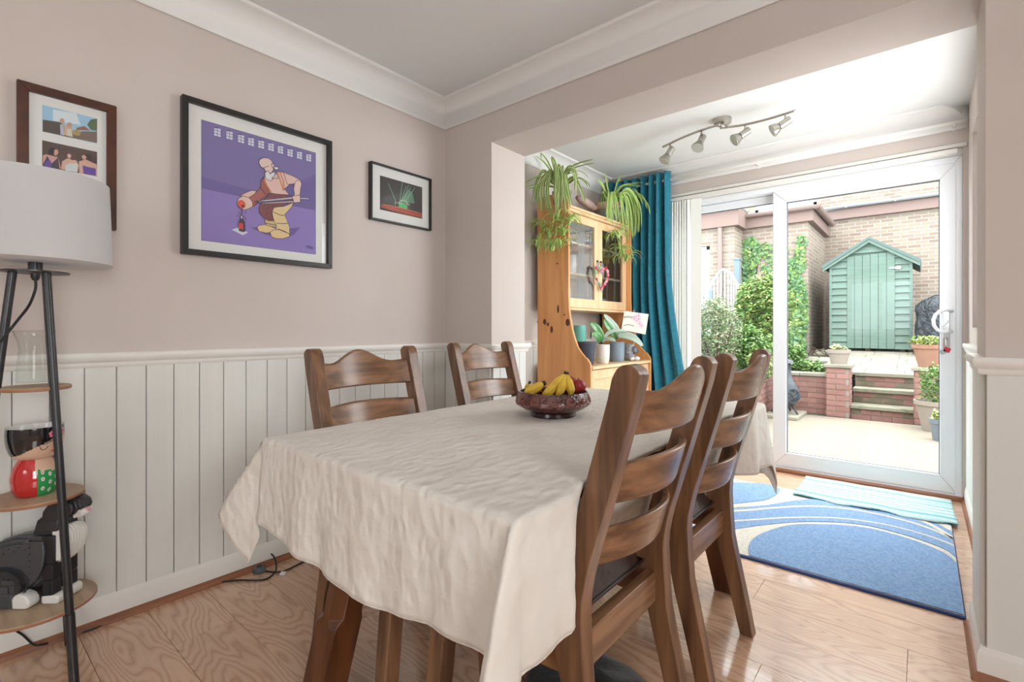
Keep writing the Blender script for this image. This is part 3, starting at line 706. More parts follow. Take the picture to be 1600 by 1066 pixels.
def apple(u,v,dd,R,label):
    c=at(u,v,dd); t=thing('apple',label,'apple',(c[0],c[1],c[2]-R))
    pr=[]; 
    for i in range(17):
        a=PI*i/16; r=R*math.sin(a)*(1+.04*math.cos(a)); z=-R*.95*math.cos(a)+( -.22*R*math.exp(-(math.sin(a)/.35)**2) if i>8 else .10*R*math.exp(-(math.sin(a)/.3)**2)); pr.append((max(r,1e-5),z))
    build('flesh',MB().lathe(pr,24,c),'apple',parent=t,smooth=True)
    build('stem',MB().tube([(c[0],c[1],c[2]+R*.72),(c[0]+.002,c[1]-.001,c[2]+R*1.02)],.0014,6),'banana_tip',parent=t)
apple(903.5,603,-.01,.0275,'round red apple at the right of the fruit bowl')
apple(893,600,.055,.027,'red apple half hidden behind the banana crown')

# ============================================================ TRIPOD SHELF LAMP
LD=1.47
def lp(u,v,dd=0): return at(u,v,dd,LD)
LC=lp(55.2,515); LX,LY=LC[0],LC[1]
def lc(lat,dep,z): return (LX+RT[0]*lat+FW[0]*dep,LY+RT[1]*lat+FW[1]*dep,z)
lm=thing('shelf_lamp','black tripod floor lamp with white drum shade and three round wooden shelves','lamp',(LX,LY,0))
ZB=1.252; ZTP=1.504
sh=build('shade',MB().lathe([(.182,0),(.1775,(ZTP-ZB)*.5),(.173,ZTP-ZB)],72,(LX,LY,ZB)),'shade_fabric',parent=lm,auto=50)
md=None
m=MB(); m.lathe([(.018,.20),(.022,.20),(.022,.204),(.018,.204)],16,(LX,LY,ZB))
for a in (0,2*PI/3,4*PI/3): m.tube([(LX+.02*math.cos(a),LY+.02*math.sin(a),ZB+.202),(LX+.171*math.cos(a),LY+.171*math.sin(a),ZTP-.008)],.0018,6)
build('shade_ring',m,'black_metal',parent=lm)
ZPL=1.222
build('lamp_holder',MB().tube([(LX,LY,ZPL),(LX,LY,ZPL+.085)],.0165,20).tube([(LX,LY,ZPL+.085),(LX,LY,ZPL+.2)],.012,16).tube([(LX,LY,ZPL-.004),(LX,LY,ZPL-.014),(LX,LY,ZPL-.024)],[.011,.011,.007],14),'black_metal',parent=lm,auto=40)
build('bulb',MB().ball((LX,LY,ZPL+.235),.03,16,sc=(1,1,1.15)),'white_glaze',parent=lm,smooth=True)
build('top_plate',MB().lathe([(.001,-.002),(.078,-.002),(.078,.002),(.001,.002)],40,(LX,LY,ZPL)),'black_metal',parent=lm,auto=40)
AN=[math.radians(a) for a in (-16,105,225)]; tops=[(.048*math.cos(a),.048*math.sin(a)) for a in AN]; bots=[(.166*math.cos(a),.166*math.sin(a)) for a in AN]
def legpt(k,z): t=(ZPL-z)/ZPL; return lc(tops[k][0]+(bots[k][0]-tops[k][0])*t,tops[k][1]+(bots[k][1]-tops[k][1])*t,z)
for k in range(3):
    build('leg',MB().tube([legpt(k,ZPL),legpt(k,.0)],.0105,14).tube([legpt(k,.217),legpt(k,.0)],.0122,14),'black_metal',parent=lm,auto=40)
for z,r in ((.869,.082),(.541,.113),(.217,.143)):
    s=build('shelf',MB().lathe([(.0001,0),(r-.002,0),(r,.002),(r,.009),(r-.002,.011),(.0001,.011)],64,(LX,LY,z),fn=lambda a,zz,i:1 if i in (1,2,3) and zz<.0095 else 0),['shelf_wood','shelf_edge'],parent=lm,auto=40)
# cord and foot switch
cp=[(LX,LY,ZPL-.024),lp(56,445,0),lp(54,457,0),lp(45,478,-.02),lp(28,500,-.05),lp(8,525,-.08),lp(-20,560,-.1),lp(-40,650,-.1),lp(-50,800,-.08),lp(-30,930,0),lp(10,975,.06),onx(35,992,XL+.05),onx(52,1007,XL+.045),onx(63,1008,XL+.05)]
fz=.0045
for u,v in ((80,1004),(103,995),(140,985),(180,968),(215,952),(260,938),(300,925),(318,918),(340,911),(370,907),(400,907),(418,904),(430,893)): cp.append(onz(u,v,fz))
loop=[(431.5,884,.012),(430,874,.03),(424,866,.045),(416,862.5,.05),(408,864,.05),(399,869,.045),(394,876,.025),(392,884,.014)]
for u,v,z in loop: cp.append(onz(u,v,z))
cp.append(onz(397,891,.012))
build('cord',MB().tube(smooth_pts(cp,5),.0035,6),'black_rubber',parent=lm,smooth=True)
sw=Vector(onz(405,893,0))
s_=build('foot_switch',MB().lathe([(.001,0),(.031,0),(.033,.006),(.030,.014),(.020,.021),(.008,.0225),(.001,.0226)],32,sw,sx=1,sy=.8),'grey_plastic',parent=lm,auto=40)
build('button',MB().lathe([(.001,.020),(.010,.020),(.009,.027),(.001,.028)],16,sw),'black_rubber',parent=s_,auto=40)
c2=[onz(u,v,fz) for u,v in ((415,893),(430,894),(442,893),(450,890),(462,884),(472,879),(482,873),(488,868),(500,862))]
build('cord',MB().tube(smooth_pts(c2,4),.0035,6),'black_rubber',parent=lm,smooth=True)
q=Vector(onz(442,896,.008)); build('cord_label',MB().obox(q,(.011*RT[0],.011*RT[1],0),(0,0,.0004),(-.010*FW[0],-.010*FW[1],-.003)),'paper',parent=lm)
# ---- glass vase
vz=.8805; vc=lp(54,600,0); VC=(LX,LY,vz)
tag(build('glass_vase',MB().lathe([(0.00008,.002),(0.04000,.002),(0.04120,.006),(0.04160,.02),(0.03920,.06),(0.03520,.10),(0.03520,.115),(0.04000,.14),(0.04880,.166),(0.04760,.167),(0.03840,.14),(0.03360,.115),(0.03360,.10),(0.03760,.06),(0.03960,.02),(0.03920,.012),(0.00008,.011)],56,lc(-.003,0,vz)),'vase_glass',smooth=True),'clear glass vase with flared rim on the top lamp shelf','vase')
# ---- doll-shaped ceramic vase
vz=.5525; DC=lc(-.010,.01,vz)
th0=math.atan2(-DC[1],-DC[0])      # angle towards the room
dv=thing('doll_vase','ceramic doll-shaped vase, black hair, red and green flowered robe, middle lamp shelf','vase',DC)
def drad(z): return float(np.interp(z/1.14,[0,.004,.02,.045,.07,.088,.096,.100],[.052,.058,.068,.0715,.066,.054,.046,.046]))*.78
def fb(a,z,i):
    d=(a-th0+PI)%(2*PI)-PI       # >0 is to the viewer's right
    if -1.25<d+.0<-.0: pass
    if d>.12 and d<1.5 and z<.080-.010*(d-.1): return 1
    if d>.02 and d<1.2 and z>=.068: return 2
    return 0
pr=[(.0001,0)]+[(drad(z),z) for z in [0,.003]+[.006+.0054*i for i in range(21)]]
build('robe',MB().lathe(pr,120,DC,fn=fb),['red_glaze','green_glaze','skin_glaze'],parent=dv,smooth=True)
def hrad(z): return float(np.interp(z,[.110,.114,.122,.134,.150,.168,.186,.200,.206],[.050,.062,.070,.076,.081,.084,.085,.084,.0835]))*.78
def fh(a,z,i):
    d=(a-th0+PI)%(2*PI)-PI
    line=float(np.interp(d,[-1.6,-.6,.2,.8,1.6],[.118,.130,.156,.174,.182]))-.006
    return 1 if (z>line+.006 or abs(d-.6)>2.0) else 0
pr=[(hrad(z),z) for z in [.110+.00282*i for i in range(35)]]+[(.0640,.2065),(.0625,.202),(.058,.15),(.04,.128),(.0001,.124)]
def fh2(a,z,i): return 2 if i>=34 else fh(a,z,i)
build('head',MB().lathe(pr,120,DC,fn=fh2),['skin_glaze','black_glaze','white_glaze'],parent=dv,smooth=True)
def hs(d,z,e=.0008):
    a=th0+d; r=hrad(z)+e; return (DC[0]+r*math.cos(a),DC[1]+r*math.sin(a),DC[2]+z)
def bs2(d,z,e=.0008):
    a=th0+d; r=drad(z)+e; return (DC[0]+r*math.cos(a),DC[1]+r*math.sin(a),DC[2]+z)
m=MB()
for d0 in (.30,.98): m.tube([hs(d0+.14*math.cos(w0),.150-.010*math.sin(w0)*1) for w0 in [PI*i/8 for i in range(9)]],.0009,5)
m.tube([hs(.08+1.1*t,.159+.014*t-.005*math.sin(t*2*PI)) for t in [i/14 for i in range(15)]],.0012,5)
build('eyes',m,'black_glaze',parent=dv,smooth=True)
build('lips',MB().tube([hs(.60,.131),hs(.67,.1335),hs(.74,.133),hs(.80,.1345)],[.0006,.0018,.0018,.0006],6),'crimson_paint',parent=dv,smooth=True)
def flower(fn_,d,z,R,petal,core,e=.001,n=5):
    m=MB(); asp=.08
    for k in range(n):
        a=2*PI*k/n+.3; cx_,cz_=d+R*.62*math.cos(a)/.08*1,z+R*.62*math.sin(a)
        P=[fn_(cx_+R*.5*math.cos(q)/.08,cz_+R*.5*math.sin(q),e) for q in [2*PI*i/8 for i in range(8)]]
        m.add(P,[tuple(range(8))])
    P=[fn_(d+R*.34*math.cos(q)/.08,z+R*.34*math.sin(q),e+.0006) for q in [2*PI*i/8 for i in range(8)]]
    m.add(P,[tuple(range(8))],1)
    build('flower',m,[petal,core],parent=dv,recalc=False)
flower(hs,.58,.184,.010,'pink_paint','crimson_paint'); flower(hs,.84,.190,.0115,'crimson_paint','yellow_paint',.002); flower(hs,1.10,.188,.010,'pink_paint','crimson_paint')
for d,z in ((.30,.052),(.62,.064),(.92,.052),(.62,.040),(.30,.024),(.95,.030),(.62,.016),(1.2,.042),(1.2,.018),(.30,.072)): flower(bs2,d,z,.0062,'white_glaze','crimson_paint')
# ---- toy-brick cat
CZ=.2285
cat=thing('brick_cat','black and white sitting cat built from toy bricks on the lowest lamp shelf','cat figure',lc(0,0,CZ))
def cc(u,v,dep=0):  # point of the figure from its side view
    s=LD/F; dep+=.032; return Vector(lc((u-800)/F*(LD+.02)-(55.2-800)/F*LD,dep,H-(v-515)*s))
def slab(poly,d0,d1,m,mi=0): m.prism(poly,lambda a,b,t:tuple(cc(a,b,t)),d0,d1,mi); return m
def layers(name,poly,cx,cy,W,mat_,n=4,bev=.002):
    """stepped, rounded stack of plates like brick-built sculpture"""
    m=MB()
    for k in range(n):
        f=1-.32*((k)/(n))**2; a=W*k/n; b=W*(k+1)/n
        P=[(cx+(x-cx)*f,cy+(y-cy)*f) for x,y in poly]
        for s in (-1,1): slab(P,s*a,s*b,m)
    return build(name,m,mat_,parent=cat,bevel=bev,seg=1)
layers('torso',[(-42,939),(-44,900),(-20,868),(5,848),(30,840),(58,838),(60,832),(97,832),(99,850),(96,880),(84,905),(60,925),(30,939)],30,895,.05,'brick_grey')
layers('haunch',[(-40,884),(-20,880),(20,878),(42,877),(58,884),(69,896),(71,908),(64,922),(50,932),(20,937),(-42,938)],18,915,.066,'brick_black',5)
layers('chest',[(88,826),(112,822),(120,832),(121,848),(115,868),(104,880),(95,884)],105,850,.034,'brick_white',4)
layers('neck',[(58,838),(66,812),(84,800),(104,808),(104,832),(84,834)],84,822,.034,'brick_black',3)
layers('head',[(70,822),(73,800),(82,788),(100,780),(116,780),(126,786),(130,797),(124,806),(112,812),(96,816)],100,798,.036,'brick_black',4)
layers('muzzle',[(116,803),(126,798),(132,800),(134,806),(130,811),(116,814)],124,806,.020,'brick_white',3)
build('nose',slab([(131,799),(135,800),(135,804),(131,803)],-.006,.006,MB()),'brick_pink',parent=cat)
for s in (-1,1):
    e=build('ear',slab([(92,784),(100,779),(107,783),(103,790)],s*.020-.006,s*.020+.006,MB()),'brick_dark',parent=cat,bevel=.001)
    build('eye',MB().ball(cc(117,794,s*.026),.0075,10),'brick_blue',parent=cat,smooth=True)
    m=MB()
    for a,b,c,d in ((79,98,836,880),(80,97,880,905),(81,97,905,933)): slab([(a,c),(b,c),(b,d),(a,d)],s*.028-.015,s*.028+.015,m)
    build('front_leg',m,'brick_dark',parent=cat,bevel=.003)
    p=cc(93,938,s*.028); p.z=CZ+.0125
    build('front_paw',slab([(79,929),(102,927),(106,931),(105,941),(79,941)],s*.028-.016,s*.028+.016,MB()),'brick_white',parent=cat,bevel=.005)
    dd=s*.055
    build('hind_foot',slab([(-10,922),(50,919),(50,940.5),(-10,941)],dd-.018,dd+.018,MB()),'brick_grey',parent=cat,bevel=.003)
    m=MB(); slab([(50,941),(49,925),(53,920),(61,918),(70,921),(75,928),(76,935),(73,940.5)],dd-.018,dd+.018,m)
    build('toe',m,'brick_white',parent=cat,bevel=.006)
slb=layers('tail',[(-44,925),(-20,930),(20,934),(30,934),(30,941),(10,941),(-44,941)],0,936,.02,'brick_black',2)
m=MB(); random.seed(5)
for k in range(26):
    a=2*PI*k/26; u,v=30+36*math.cos(a),916+20*math.sin(a); m.tube([cc(u,v,-.062),cc(u,v,-.0685)],.0016,6)
for i in range(9): m.tube([cc(2+i*8,860-i*1.5+ (i%2)*6,-.045),cc(2+i*8,860-i*1.5+(i%2)*6,-.0525)],.0016,6)
for i in range(7): m.tube([cc(66,842+i*10,-.045),cc(66,842+i*10,-.053)],.0014,6)
tag(build('stud',m,'brick_dark',parent=cat),kind='stuff')
m=MB()
for (a,b,c,d) in ((10,28,908,926),(29,42,908,926),(43,52,906,926),(8,30,898,907),(31,52,898,905),(12,48,927,934)): slab([(a+.7,b*0+c+.7),(b-.7,c+.7),(b-.7,d-.7),(a+.7,d-.7)],-.0675,-.0665,m)
build('tile',m,'brick_grey',parent=cat)
tg=[(-20,850),(20,845)]
# ============================================================ PICTURES ON THE LEFT WALL
def wp(u,v,x=-2.226): p=onx(u,v,x); return (p[1],p[2])
def picture(name,label,y0,y1,z0,z1,fw_,depth,fm,proud=.0,gl=True):
    t=thing(name,label,'picture',(XL,(y0+y1)/2,z0))
    m=MB(); o=[(y0,z0),(y1,z0),(y1,z1),(y0,z1)]; i=[(y0+fw_,z0+fw_),(y1-fw_,z0+fw_),(y1-fw_,z1-fw_),(y0+fw_,z1-fw_)]
    for k in range(4):
        j=(k+1)%4; m.prism([o[k],o[j],i[j],i[k]],lambda a,b,tt:(tt,a,b),XL+.001,XL+depth)
    build('frame',m,fm,parent=t,bevel=.0015)
    build('mount',MB().box(XL+.002,y0+fw_*.7,z0+fw_*.7,XL+.012,y1-fw_*.7,z1-fw_*.7),'mat_card',parent=t)
    if gl: build('glass',MB().box(XL+.016,y0+fw_*.8,z0+fw_*.8,XL+.0175,y1-fw_*.8,z1-fw_*.8),'picture_glass',parent=t)
    return t
def pmat(n,c): mat(n,c,.6); return n
class Print:
    """flat print: layers of coloured shapes a hair's breadth apart"""
    def __init__(s): s.mb=MB(); s.mats=[]; s.k=0
    def mi(s,c):
        n='ink_%d_%d_%d'%c
        if n not in M: mat(n,tuple(x*.86+y*.14 for x,y in zip(c,(205,200,205))),.7)  # inks paled to stand in for hazy reflection on the picture glass
        if n not in s.mats: s.mats.append(n)
        return s.mats.index(n)
    def poly(s,P,c):
        s.k+=1; x=XL+.0122+.000012*s.k
        tri=tessellate_polygon([[Vector((a,b,0)) for a,b in P]])
        s.mb.add([(x,a,b) for a,b in P],[tuple(t) for t in tri],s.mi(c)); return s
    def line(s,P,w_,c,closed=False):
        P=list(P)+([P[0]] if closed else [])
        for a,b in zip(P[:-1],P[1:]):
            d=Vector((b[0]-a[0],b[1]-a[1])); L=d.length
            if L<1e-6: continue
            d/=L; n_=Vector((-d.y,d.x))*w_/2; e=d*w_*.3
            s.poly([(a[0]-e.x+n_.x,a[1]-e.y+n_.y),(b[0]+e.x+n_.x,b[1]+e.y+n_.y),(b[0]+e.x-n_.x,b[1]+e.y-n_.y),(a[0]-e.x-n_.x,a[1]-e.y-n_.y)],c)
        return s
# zoomed-crop pixel -> wall plane
def Z(sc,ox,oy,x=-2.2378): return lambda P:[wp(ox+a/sc,oy+b/sc,x) for a,b in P]
# ---- big cartoon print
t=picture('framed_print','large black-framed cartoon print of a bald bearded craftsman on purple','',0,0,0,1,0,0) if False else None
t=picture('framed_print','large black-framed cartoon print of a bald bearded craftsman on purple',.634,1.268,1.349,1.974,.021,.034,'frame_black')
q=Z(4.845,300,180); pr=Print()
P0=[(.706,1.412),(1.193,1.412),(1.193,1.901),(.706,1.901)]
pr.poly(P0,(112,100,158))
def band(y0,y1,zz,c): pr.poly([(y0,zz[0]),(y1,zz[1]),(y1,zz[2]),(y0,zz[3])],c)
a1=q([(72,465),(360,545),(600,590),(940,450),(940,720),(360,612),(74,552)])
pr.poly([(max(.7062,min(1.1928,y)),z) for y,z in a1],(98,86,148))
a1=q([(74,552),(360,612),(940,720)]); a1=[(max(.7062,min(1.1928,y)),z) for y,z in a1]
pr.poly([(.706,a1[0][1]),a1[1],(1.193,a1[2][1]),(1.193,1.4122),(.706,1.4122)],(132,112,184))
pr.line([(.706,a1[0][1]),a1[1],(1.193,a1[2][1])],.0012,(60,50,92))
pr.line(P0,.0016,(60,54,92),True)
W_=(214,216,232)
for i,(u,v) in enumerate(((192,130),(284,153),(371,180),(447,202),(523,222),(598,242),(669,262),(742,286),(813,304),(883,323))):
    y,z=q([(u,v)])[0]; w2=.0145;h2=.0185
    pr.poly([(y-w2,z-h2),(y+w2,z-h2),(y+w2,z+h2*.5),(y+w2*.6,z+h2*1.0),(y,z+h2*1.2),(y-w2*.6,z+h2),(y-w2,z+h2*.5)],(70,62,112))
    for a in (0,1):
        for b in range(3):
            y0=y-w2*.86+a*w2*.92; z0=z-h2*.9+b*h2*.66; pr.poly([(y0,z0),(y0+w2*.8,z0),(y0+w2*.8,z0+h2*(.55 if b<2 else .45)),(y0,z0+h2*(.55 if b<2 or a==1 else .3))],W_)
K=(44,36,50); LWD=.0022
def shp(P,c,ol=True,lw=LWD):
    P=q(P); pr.poly(P,c)
    if ol: pr.line(P,lw,K,True)
shp([(440,850),(560,905),(690,935),(770,905),(800,870),(820,850),(760,855),(700,870),(600,850)],(94,78,140),False)
shp([(300,868),(350,850),(425,888),(385,910)],(206,208,220),False)
# far arm and sleeve
shp([(430,625),(470,600),(520,545),(560,560),(580,600),(520,640),(470,690),(440,660)],(158,84,74))
shp([(360,612),(400,590),(450,570),(490,575),(470,600),(430,625),(385,615)],(222,186,168))
shp([(340,660),(352,630),(385,612),(430,625),(455,655),(460,690),(430,710),(395,718),(362,705),(342,685)],(224,188,170))
# legs and trousers
shp([(548,790),(640,800),(640,850),(560,838)],(206,176,124)); shp([(492,850),(505,835),(545,828),(600,845),(640,862),(625,885),(560,892),(505,880)],(222,190,132))
shp([(600,700),(700,690),(770,660),(750,700),(700,755),(720,800),(738,850),(738,915),(640,885),(635,830),(615,790)],(222,194,138))
shp([(590,885),(620,868),(660,868),(738,900),(735,920),(690,935),(640,935),(600,920)],(224,192,134))
for L in ([(606,730),(660,755),(692,760)],[(640,820),(700,822),(722,818)],[(650,862),(700,880),(736,900)],[(552,818),(600,828),(638,835)]): pr.line(q(L),LWD*1.3,K)
# apron
shp([(505,700),(520,665),(560,620),(600,595),(680,595),(735,605),(770,625),(755,655),(680,690),(620,700),(600,740),(620,800),(575,800),(540,775),(510,740)],(120,62,66))
for L in ([(530,700),(560,680),(600,668)],[(545,720),(590,690),(640,680)],[(560,760),(575,730)]): pr.line(q(L),LWD*.7,K)
# torso, near arm
shp([(540,470),(600,450),(650,430),(690,432),(720,450),(735,530),(700,560),(735,605),(640,598),(590,590),(555,560),(520,545),(520,500)],(222,184,172))
shp([(522,500),(545,470),(560,520),(590,590),(555,600),(515,545)],(150,76,70))
shp([(690,432),(760,460),(815,490),(828,515),(820,530),(775,520),(720,525)],(222,184,172))
shp([(775,520),(790,495),(815,492),(828,520),(820,560),(815,605),(815,660),(770,662),(755,625),(775,600),(768,560)],(226,192,180))
for L in ([(545,490),(570,540),(600,585)],[(645,432),(668,500),(690,570)],[(662,430),(690,500),(696,570)]): pr.line(q(L),.0055,(206,122,66)); 
# head, beard
shp([(503,360),(512,335),(540,324),(575,326),(600,345),(612,372),(615,410),(600,440),(560,432),(545,405),(520,392)],(226,196,186))
pr.line(q([(535,402),(560,392),(580,386)]),LWD,K)
shp([(550,440),(560,428),(575,424),(590,445),(615,430),(628,440),(620,478),(595,498),(570,490),(552,470)],(214,216,212))
shp([(600,480),(640,440),(650,480),(625,480)],(210,190,190)); shp([(612,395),(650,392),(650,415),(628,412)],(226,222,220)); shp([(598,372),(615,365),(622,392),(606,400)],(224,190,180))
# tongs
shp([(470,655),(560,640),(750,620),(890,628),(885,640),(760,636),(560,655)],(176,178,196)); shp([(480,668),(600,660),(760,650),(820,645),(760,662),(560,672)],(190,192,208))
shp([(755,615),(815,605),(818,660),(770,664)],(226,192,180))
y,z=q([(373,676)])[0]; pr.poly([(y+.015*math.cos(a),z+.0165*math.sin(a)) for a in [i*PI/8 for i in range(16)]],(224,70,48)); pr.line([(y+.015*math.cos(a),z+.0165*math.sin(a)) for a in [i*PI/8 for i in range(16)]],.0012,K,True)
y,z=q([(383,690)])[0]; pr.poly([(y+.007*math.cos(a),z+.006*math.sin(a)) for a in [i*PI/4 for i in range(8)]],(96,34,40))
pr.line(q([(375,705),(374,765)]),.0035,(60,30,60))
# bottle
shp([(366,762),(382,762),(383,790),(398,815),(400,878),(385,884),(356,876),(352,815),(364,795)],(52,50,70)); shp([(352,815),(385,822),(385,866),(352,860)],(204,50,46),False)
shp([(366,762),(382,762),(382,785),(366,785)],(196,198,214))
for a,b in ((340,764),(350,742),(402,736),(402,784),(388,770)): shp([(a-5,b-3),(a+6,b-5),(a+4,b+4),(a-3,b+5)],(104,34,70),False)
# signature at the lower right
sg=[[(862,1012),(866,990),(872,1004),(878,988),(880,1010)],[(884,992),(884,1014)],[(884,992),(892,992)],[(884,1002),(891,1002)],[(896,1014),(896,994),(903,998),(897,1004),(904,1016)],[(907,1018),(911,996)],[(906,998),(913,1018)]]
for L in sg: pr.line(q(L),.0014,(58,46,84))
build('print',pr.mb,pr.mats,parent=t,recalc=False)
# ---- small laser photograph
t=picture('framed_photo','small thin black-framed dark photo with green laser beams','',0,0,0,0,0,0) if False else picture('framed_photo','small thin black-framed dark photo with green laser beams',1.492,1.906,1.634,1.940,.009,.03,'frame_black')
q=Z(8.2,570,240); pr=Print(); R_=[(1.557,1.697),(1.848,1.697),(1.848,1.881),(1.557,1.881)]; pr.poly(R_,(48,46,44))
def cl_(P): return [(min(1.8475,max(1.5575,a)),min(1.8805,max(1.6975,b))) for a,b in P]
G1=(120,190,140)
for P in ([(440,620),(560,460),(610,500),(640,640)],[(440,640),(590,420),(560,640)]): pr.poly(cl_(q(P)),(78,118,92))
for a,b in (((395,610),(300,380)),((450,600),(482,365)),((470,600),(530,420)),((520,610),(640,440)),((500,600),(560,410)),((390,600),(330,450))): pr.line(cl_(q([a,b])),.0022,G1)
pr.poly(cl_(q([(435,640),(545,665),(545,710),(435,695)])),(60,180,90)); pr.line(cl_(q([(435,640),(450,610),(490,598),(530,615),(560,655),(435,640)])),.003,(190,220,170)); pr.line(cl_(q([(385,625),(575,660)])),.0035,(150,170,130)); pr.line(cl_(q([(390,615),(390,660)])),.003,G1); pr.line(cl_(q([(470,605),(465,650)])),.003,G1)
pr.poly(cl_(q([(210,645),(480,700),(745,790),(745,825),(590,800),(380,745),(210,690)])),(150,64,44)); pr.line(cl_(q([(250,655),(480,700),(745,775)])),.004,(222,100,66)); pr.line(cl_(q([(280,690),(560,760),(745,812)])),.004,(206,84,56))
build('print',pr.mb,pr.mats,parent=t,recalc=False)
# ---- family photographs in the walnut frame
t=picture('photo_frame','dark walnut photo frame with two wedding snapshots, half behind the lampshade','picture',0,0,0,0,0,0) if False else picture('photo_frame','dark walnut photo frame with two wedding snapshots, half behind the lampshade',.178,.432,1.408,1.856,.028,.024,'frame_walnut')
q=Z(6.27,30,120); pr=Print(); Y0,Y1=.238,.379
def c2_(P,z0,z1): return [(min(Y1,max(Y0,a)),min(z1,max(z0,b))) for a,b in q(P)]
A=lambda P:c2_(P,1.708,1.797); B=lambda P:c2_(P,1.592,1.679)
pr.poly([(Y0,1.708),(Y1,1.708),(Y1,1.797),(Y0,1.797)],(150,196,222))
pr.poly(A([(330,320),(560,350),(600,470),(330,430)]),(214,228,232))
pr.poly(A([(230,420),(400,445),(440,470),(440,580),(230,540)]),(70,60,54)); pr.poly(A([(430,560),(520,530),(770,540),(770,650),(430,590)]),(110,92,80)); pr.poly(A([(560,500),(640,482),(700,530),(560,520)]),(140,92,80))
pr.poly(A([(665,470),(700,420),(770,400),(770,535),(700,520)]),(70,92,58))
pr.poly(A([(400,470),(435,462),(440,575),(405,565)]),(178,186,196))
pr.poly(A([(395,425),(410,406),(435,410),(446,435),(430,462),(405,455)]),(196,150,128)); pr.poly(A([(440,475),(480,470),(520,500),(520,590),(440,570)]),(204,166,142)); pr.poly(A([(468,465),(485,445),(510,450),(520,480),(500,500),(475,490)]),(190,146,112)); pr.poly(A([(470,515),(510,510),(525,590),(465,575)]),(206,206,186)); pr.poly(A([(515,530),(560,515),(610,535),(590,580),(530,570)]),(164,140,84))
pr.poly([(Y0,1.592),(Y1,1.592),(Y1,1.679),(Y0,1.679)],(74,54,48))
pr.poly(B([(232,770),(265,760),(380,790),(410,900),(232,880)]),(204,150,134)); pr.poly(B([(232,860),(275,775),(320,850),(380,790),(395,900),(240,885)]),(58,44,60)); pr.poly(B([(250,850),(290,800),(320,850),(310,890),(250,880)]),(88,60,150))
pr.poly(B([(285,720),(310,695),(350,700),(360,740),(330,765),(290,760)]),(36,28,30)); pr.poly(B([(345,715),(375,712),(385,745),(360,775),(340,760)]),(210,156,140))
pr.poly(B([(420,830),(470,800),(560,820),(585,870),(570,940),(410,905)]),(214,168,146)); pr.poly(B([(450,870),(500,850),(570,850),(568,935),(455,920)]),(206,216,212)); pr.poly(B([(470,760),(490,740),(540,750),(550,810),(520,820),(490,800)]),(90,56,44)); pr.poly(B([(470,765),(488,752),(510,770),(500,800),(478,795)]),(222,172,154))
pr.poly(B([(585,830),(650,810),(760,860),(765,975),(590,945)]),(214,166,146)); pr.poly(B([(620,868),(680,885),(750,900),(750,970),(630,950)]),(84,52,146)); pr.poly(B([(640,760),(680,748),(712,770),(705,820),(650,800)]),(48,32,32)); pr.poly(B([(612,775),(640,765),(660,790),(645,815),(620,805)]),(216,166,148))
build('print',pr.mb,pr.mats,parent=t,recalc=False)

# ============================================================ RUGS
ZR=.012
rg=thing('rug','blue and cream curved-pattern pile rug in front of the patio door','rug',(-.7,2.99,0))
RY0,RY1,RX0,RX1=2.40,3.60,-1.62,.122
build('backing',MB().box(RX0,RY0,0,RX1,RY1,.009),'rug_edge',parent=rg,bevel=.002)
build('pile_ground',MB().box(RX0+.004,RY0+.012,.006,RX1-.004,RY1-.004,ZR),'rug_cream',parent=rg,bevel=.002)
qf=lambda P:[(max(RX0+.006,min(RX1-.006,a)),max(RY0+.013,min(RY1-.006,b))) for a,b,_ in [onz(1100+u/2.912,700+v/2.912,ZR) for u,v in P]]
def pile(P,zz,mt,name='pile_shape'):
    m=MB(); m.prism(P,lambda a,b,t:(a,b,t),ZR-.002,zz); return build(name,m,mt,parent=rg)
def sm2(P,n=6): return [(p.x,p.y) for p in smooth_pts([(a,b,0) for a,b in P],n)]
big=sm2(qf([(205,493),(204,450),(225,415),(280,385),(350,362),(430,350),(540,350),(650,355),(760,370),(880,400),(1000,440),(1100,485),(1215,540)]))
pile(big+[(RX1-.006,RY0+.013)],ZR+.0035,'rug_blue')
# broad blue field crossed by cream lines
top_=sm2(qf([(-600,330),(-200,305),(90,282),(280,262),(400,243),(500,235),(600,235),(800,240),(1000,270),(1175,318)]))
bot_=sm2(qf([(1215,515),(1100,465),(1000,425),(880,388),(760,358),(650,343),(540,338),(400,340),(250,355),(120,372),(-200,430),(-600,520)]))
pile(top_+bot_,ZR+.003,'rug_blue')
def ribbon(P,w0,w1):
    C=sm2([(a,b) for a,b,_ in [onz(1100+u/2.912,700+v/2.912,ZR) for u,v in P]]); L=[];R=[]
    for i,c in enumerate(C):
        a=Vector(C[max(i-1,0)]);b=Vector(C[min(i+1,len(C)-1)]); d=(b-a).normalized(); n_=Vector((-d.y,d.x))*((w0+(w1-w0)*i/len(C))/2)
        L.append((c[0]+n_.x,c[1]+n_.y)); R.append((c[0]-n_.x,c[1]-n_.y))
    P=[(max(RX0+.006,min(RX1-.006,a)),max(RY0+.013,min(RY1-.006,b))) for a,b in L+R[::-1]]
    m=MB(); n_=len(L); vs=[(a,b,ZR+.004) for a,b in P]; m.add(vs,[(i,i+1,2*n_-2-i,2*n_-1-i) for i in range(n_-1)]); build('pile_line',m,'rug_cream',parent=rg)
ribbon([(-600,440),(-200,372),(90,340),(250,328),(400,320),(560,320),(700,332),(850,357),(1000,397),(1100,432),(1200,476)],.018,.018)
ribbon([(-600,370),(-200,322),(90,294),(200,286),(330,275),(480,268),(620,276),(760,298),(900,330),(1000,360),(1120,410),(1200,455)],.026,.022)
ribbon([(960,318),(1050,362),(1120,405),(1195,455)],.028,.022); ribbon([(1040,322),(1120,368),(1205,410)],.05,.05)
ribbon([(-600,345),(-200,300),(90,276),(200,268),(300,262)],.02,.004)
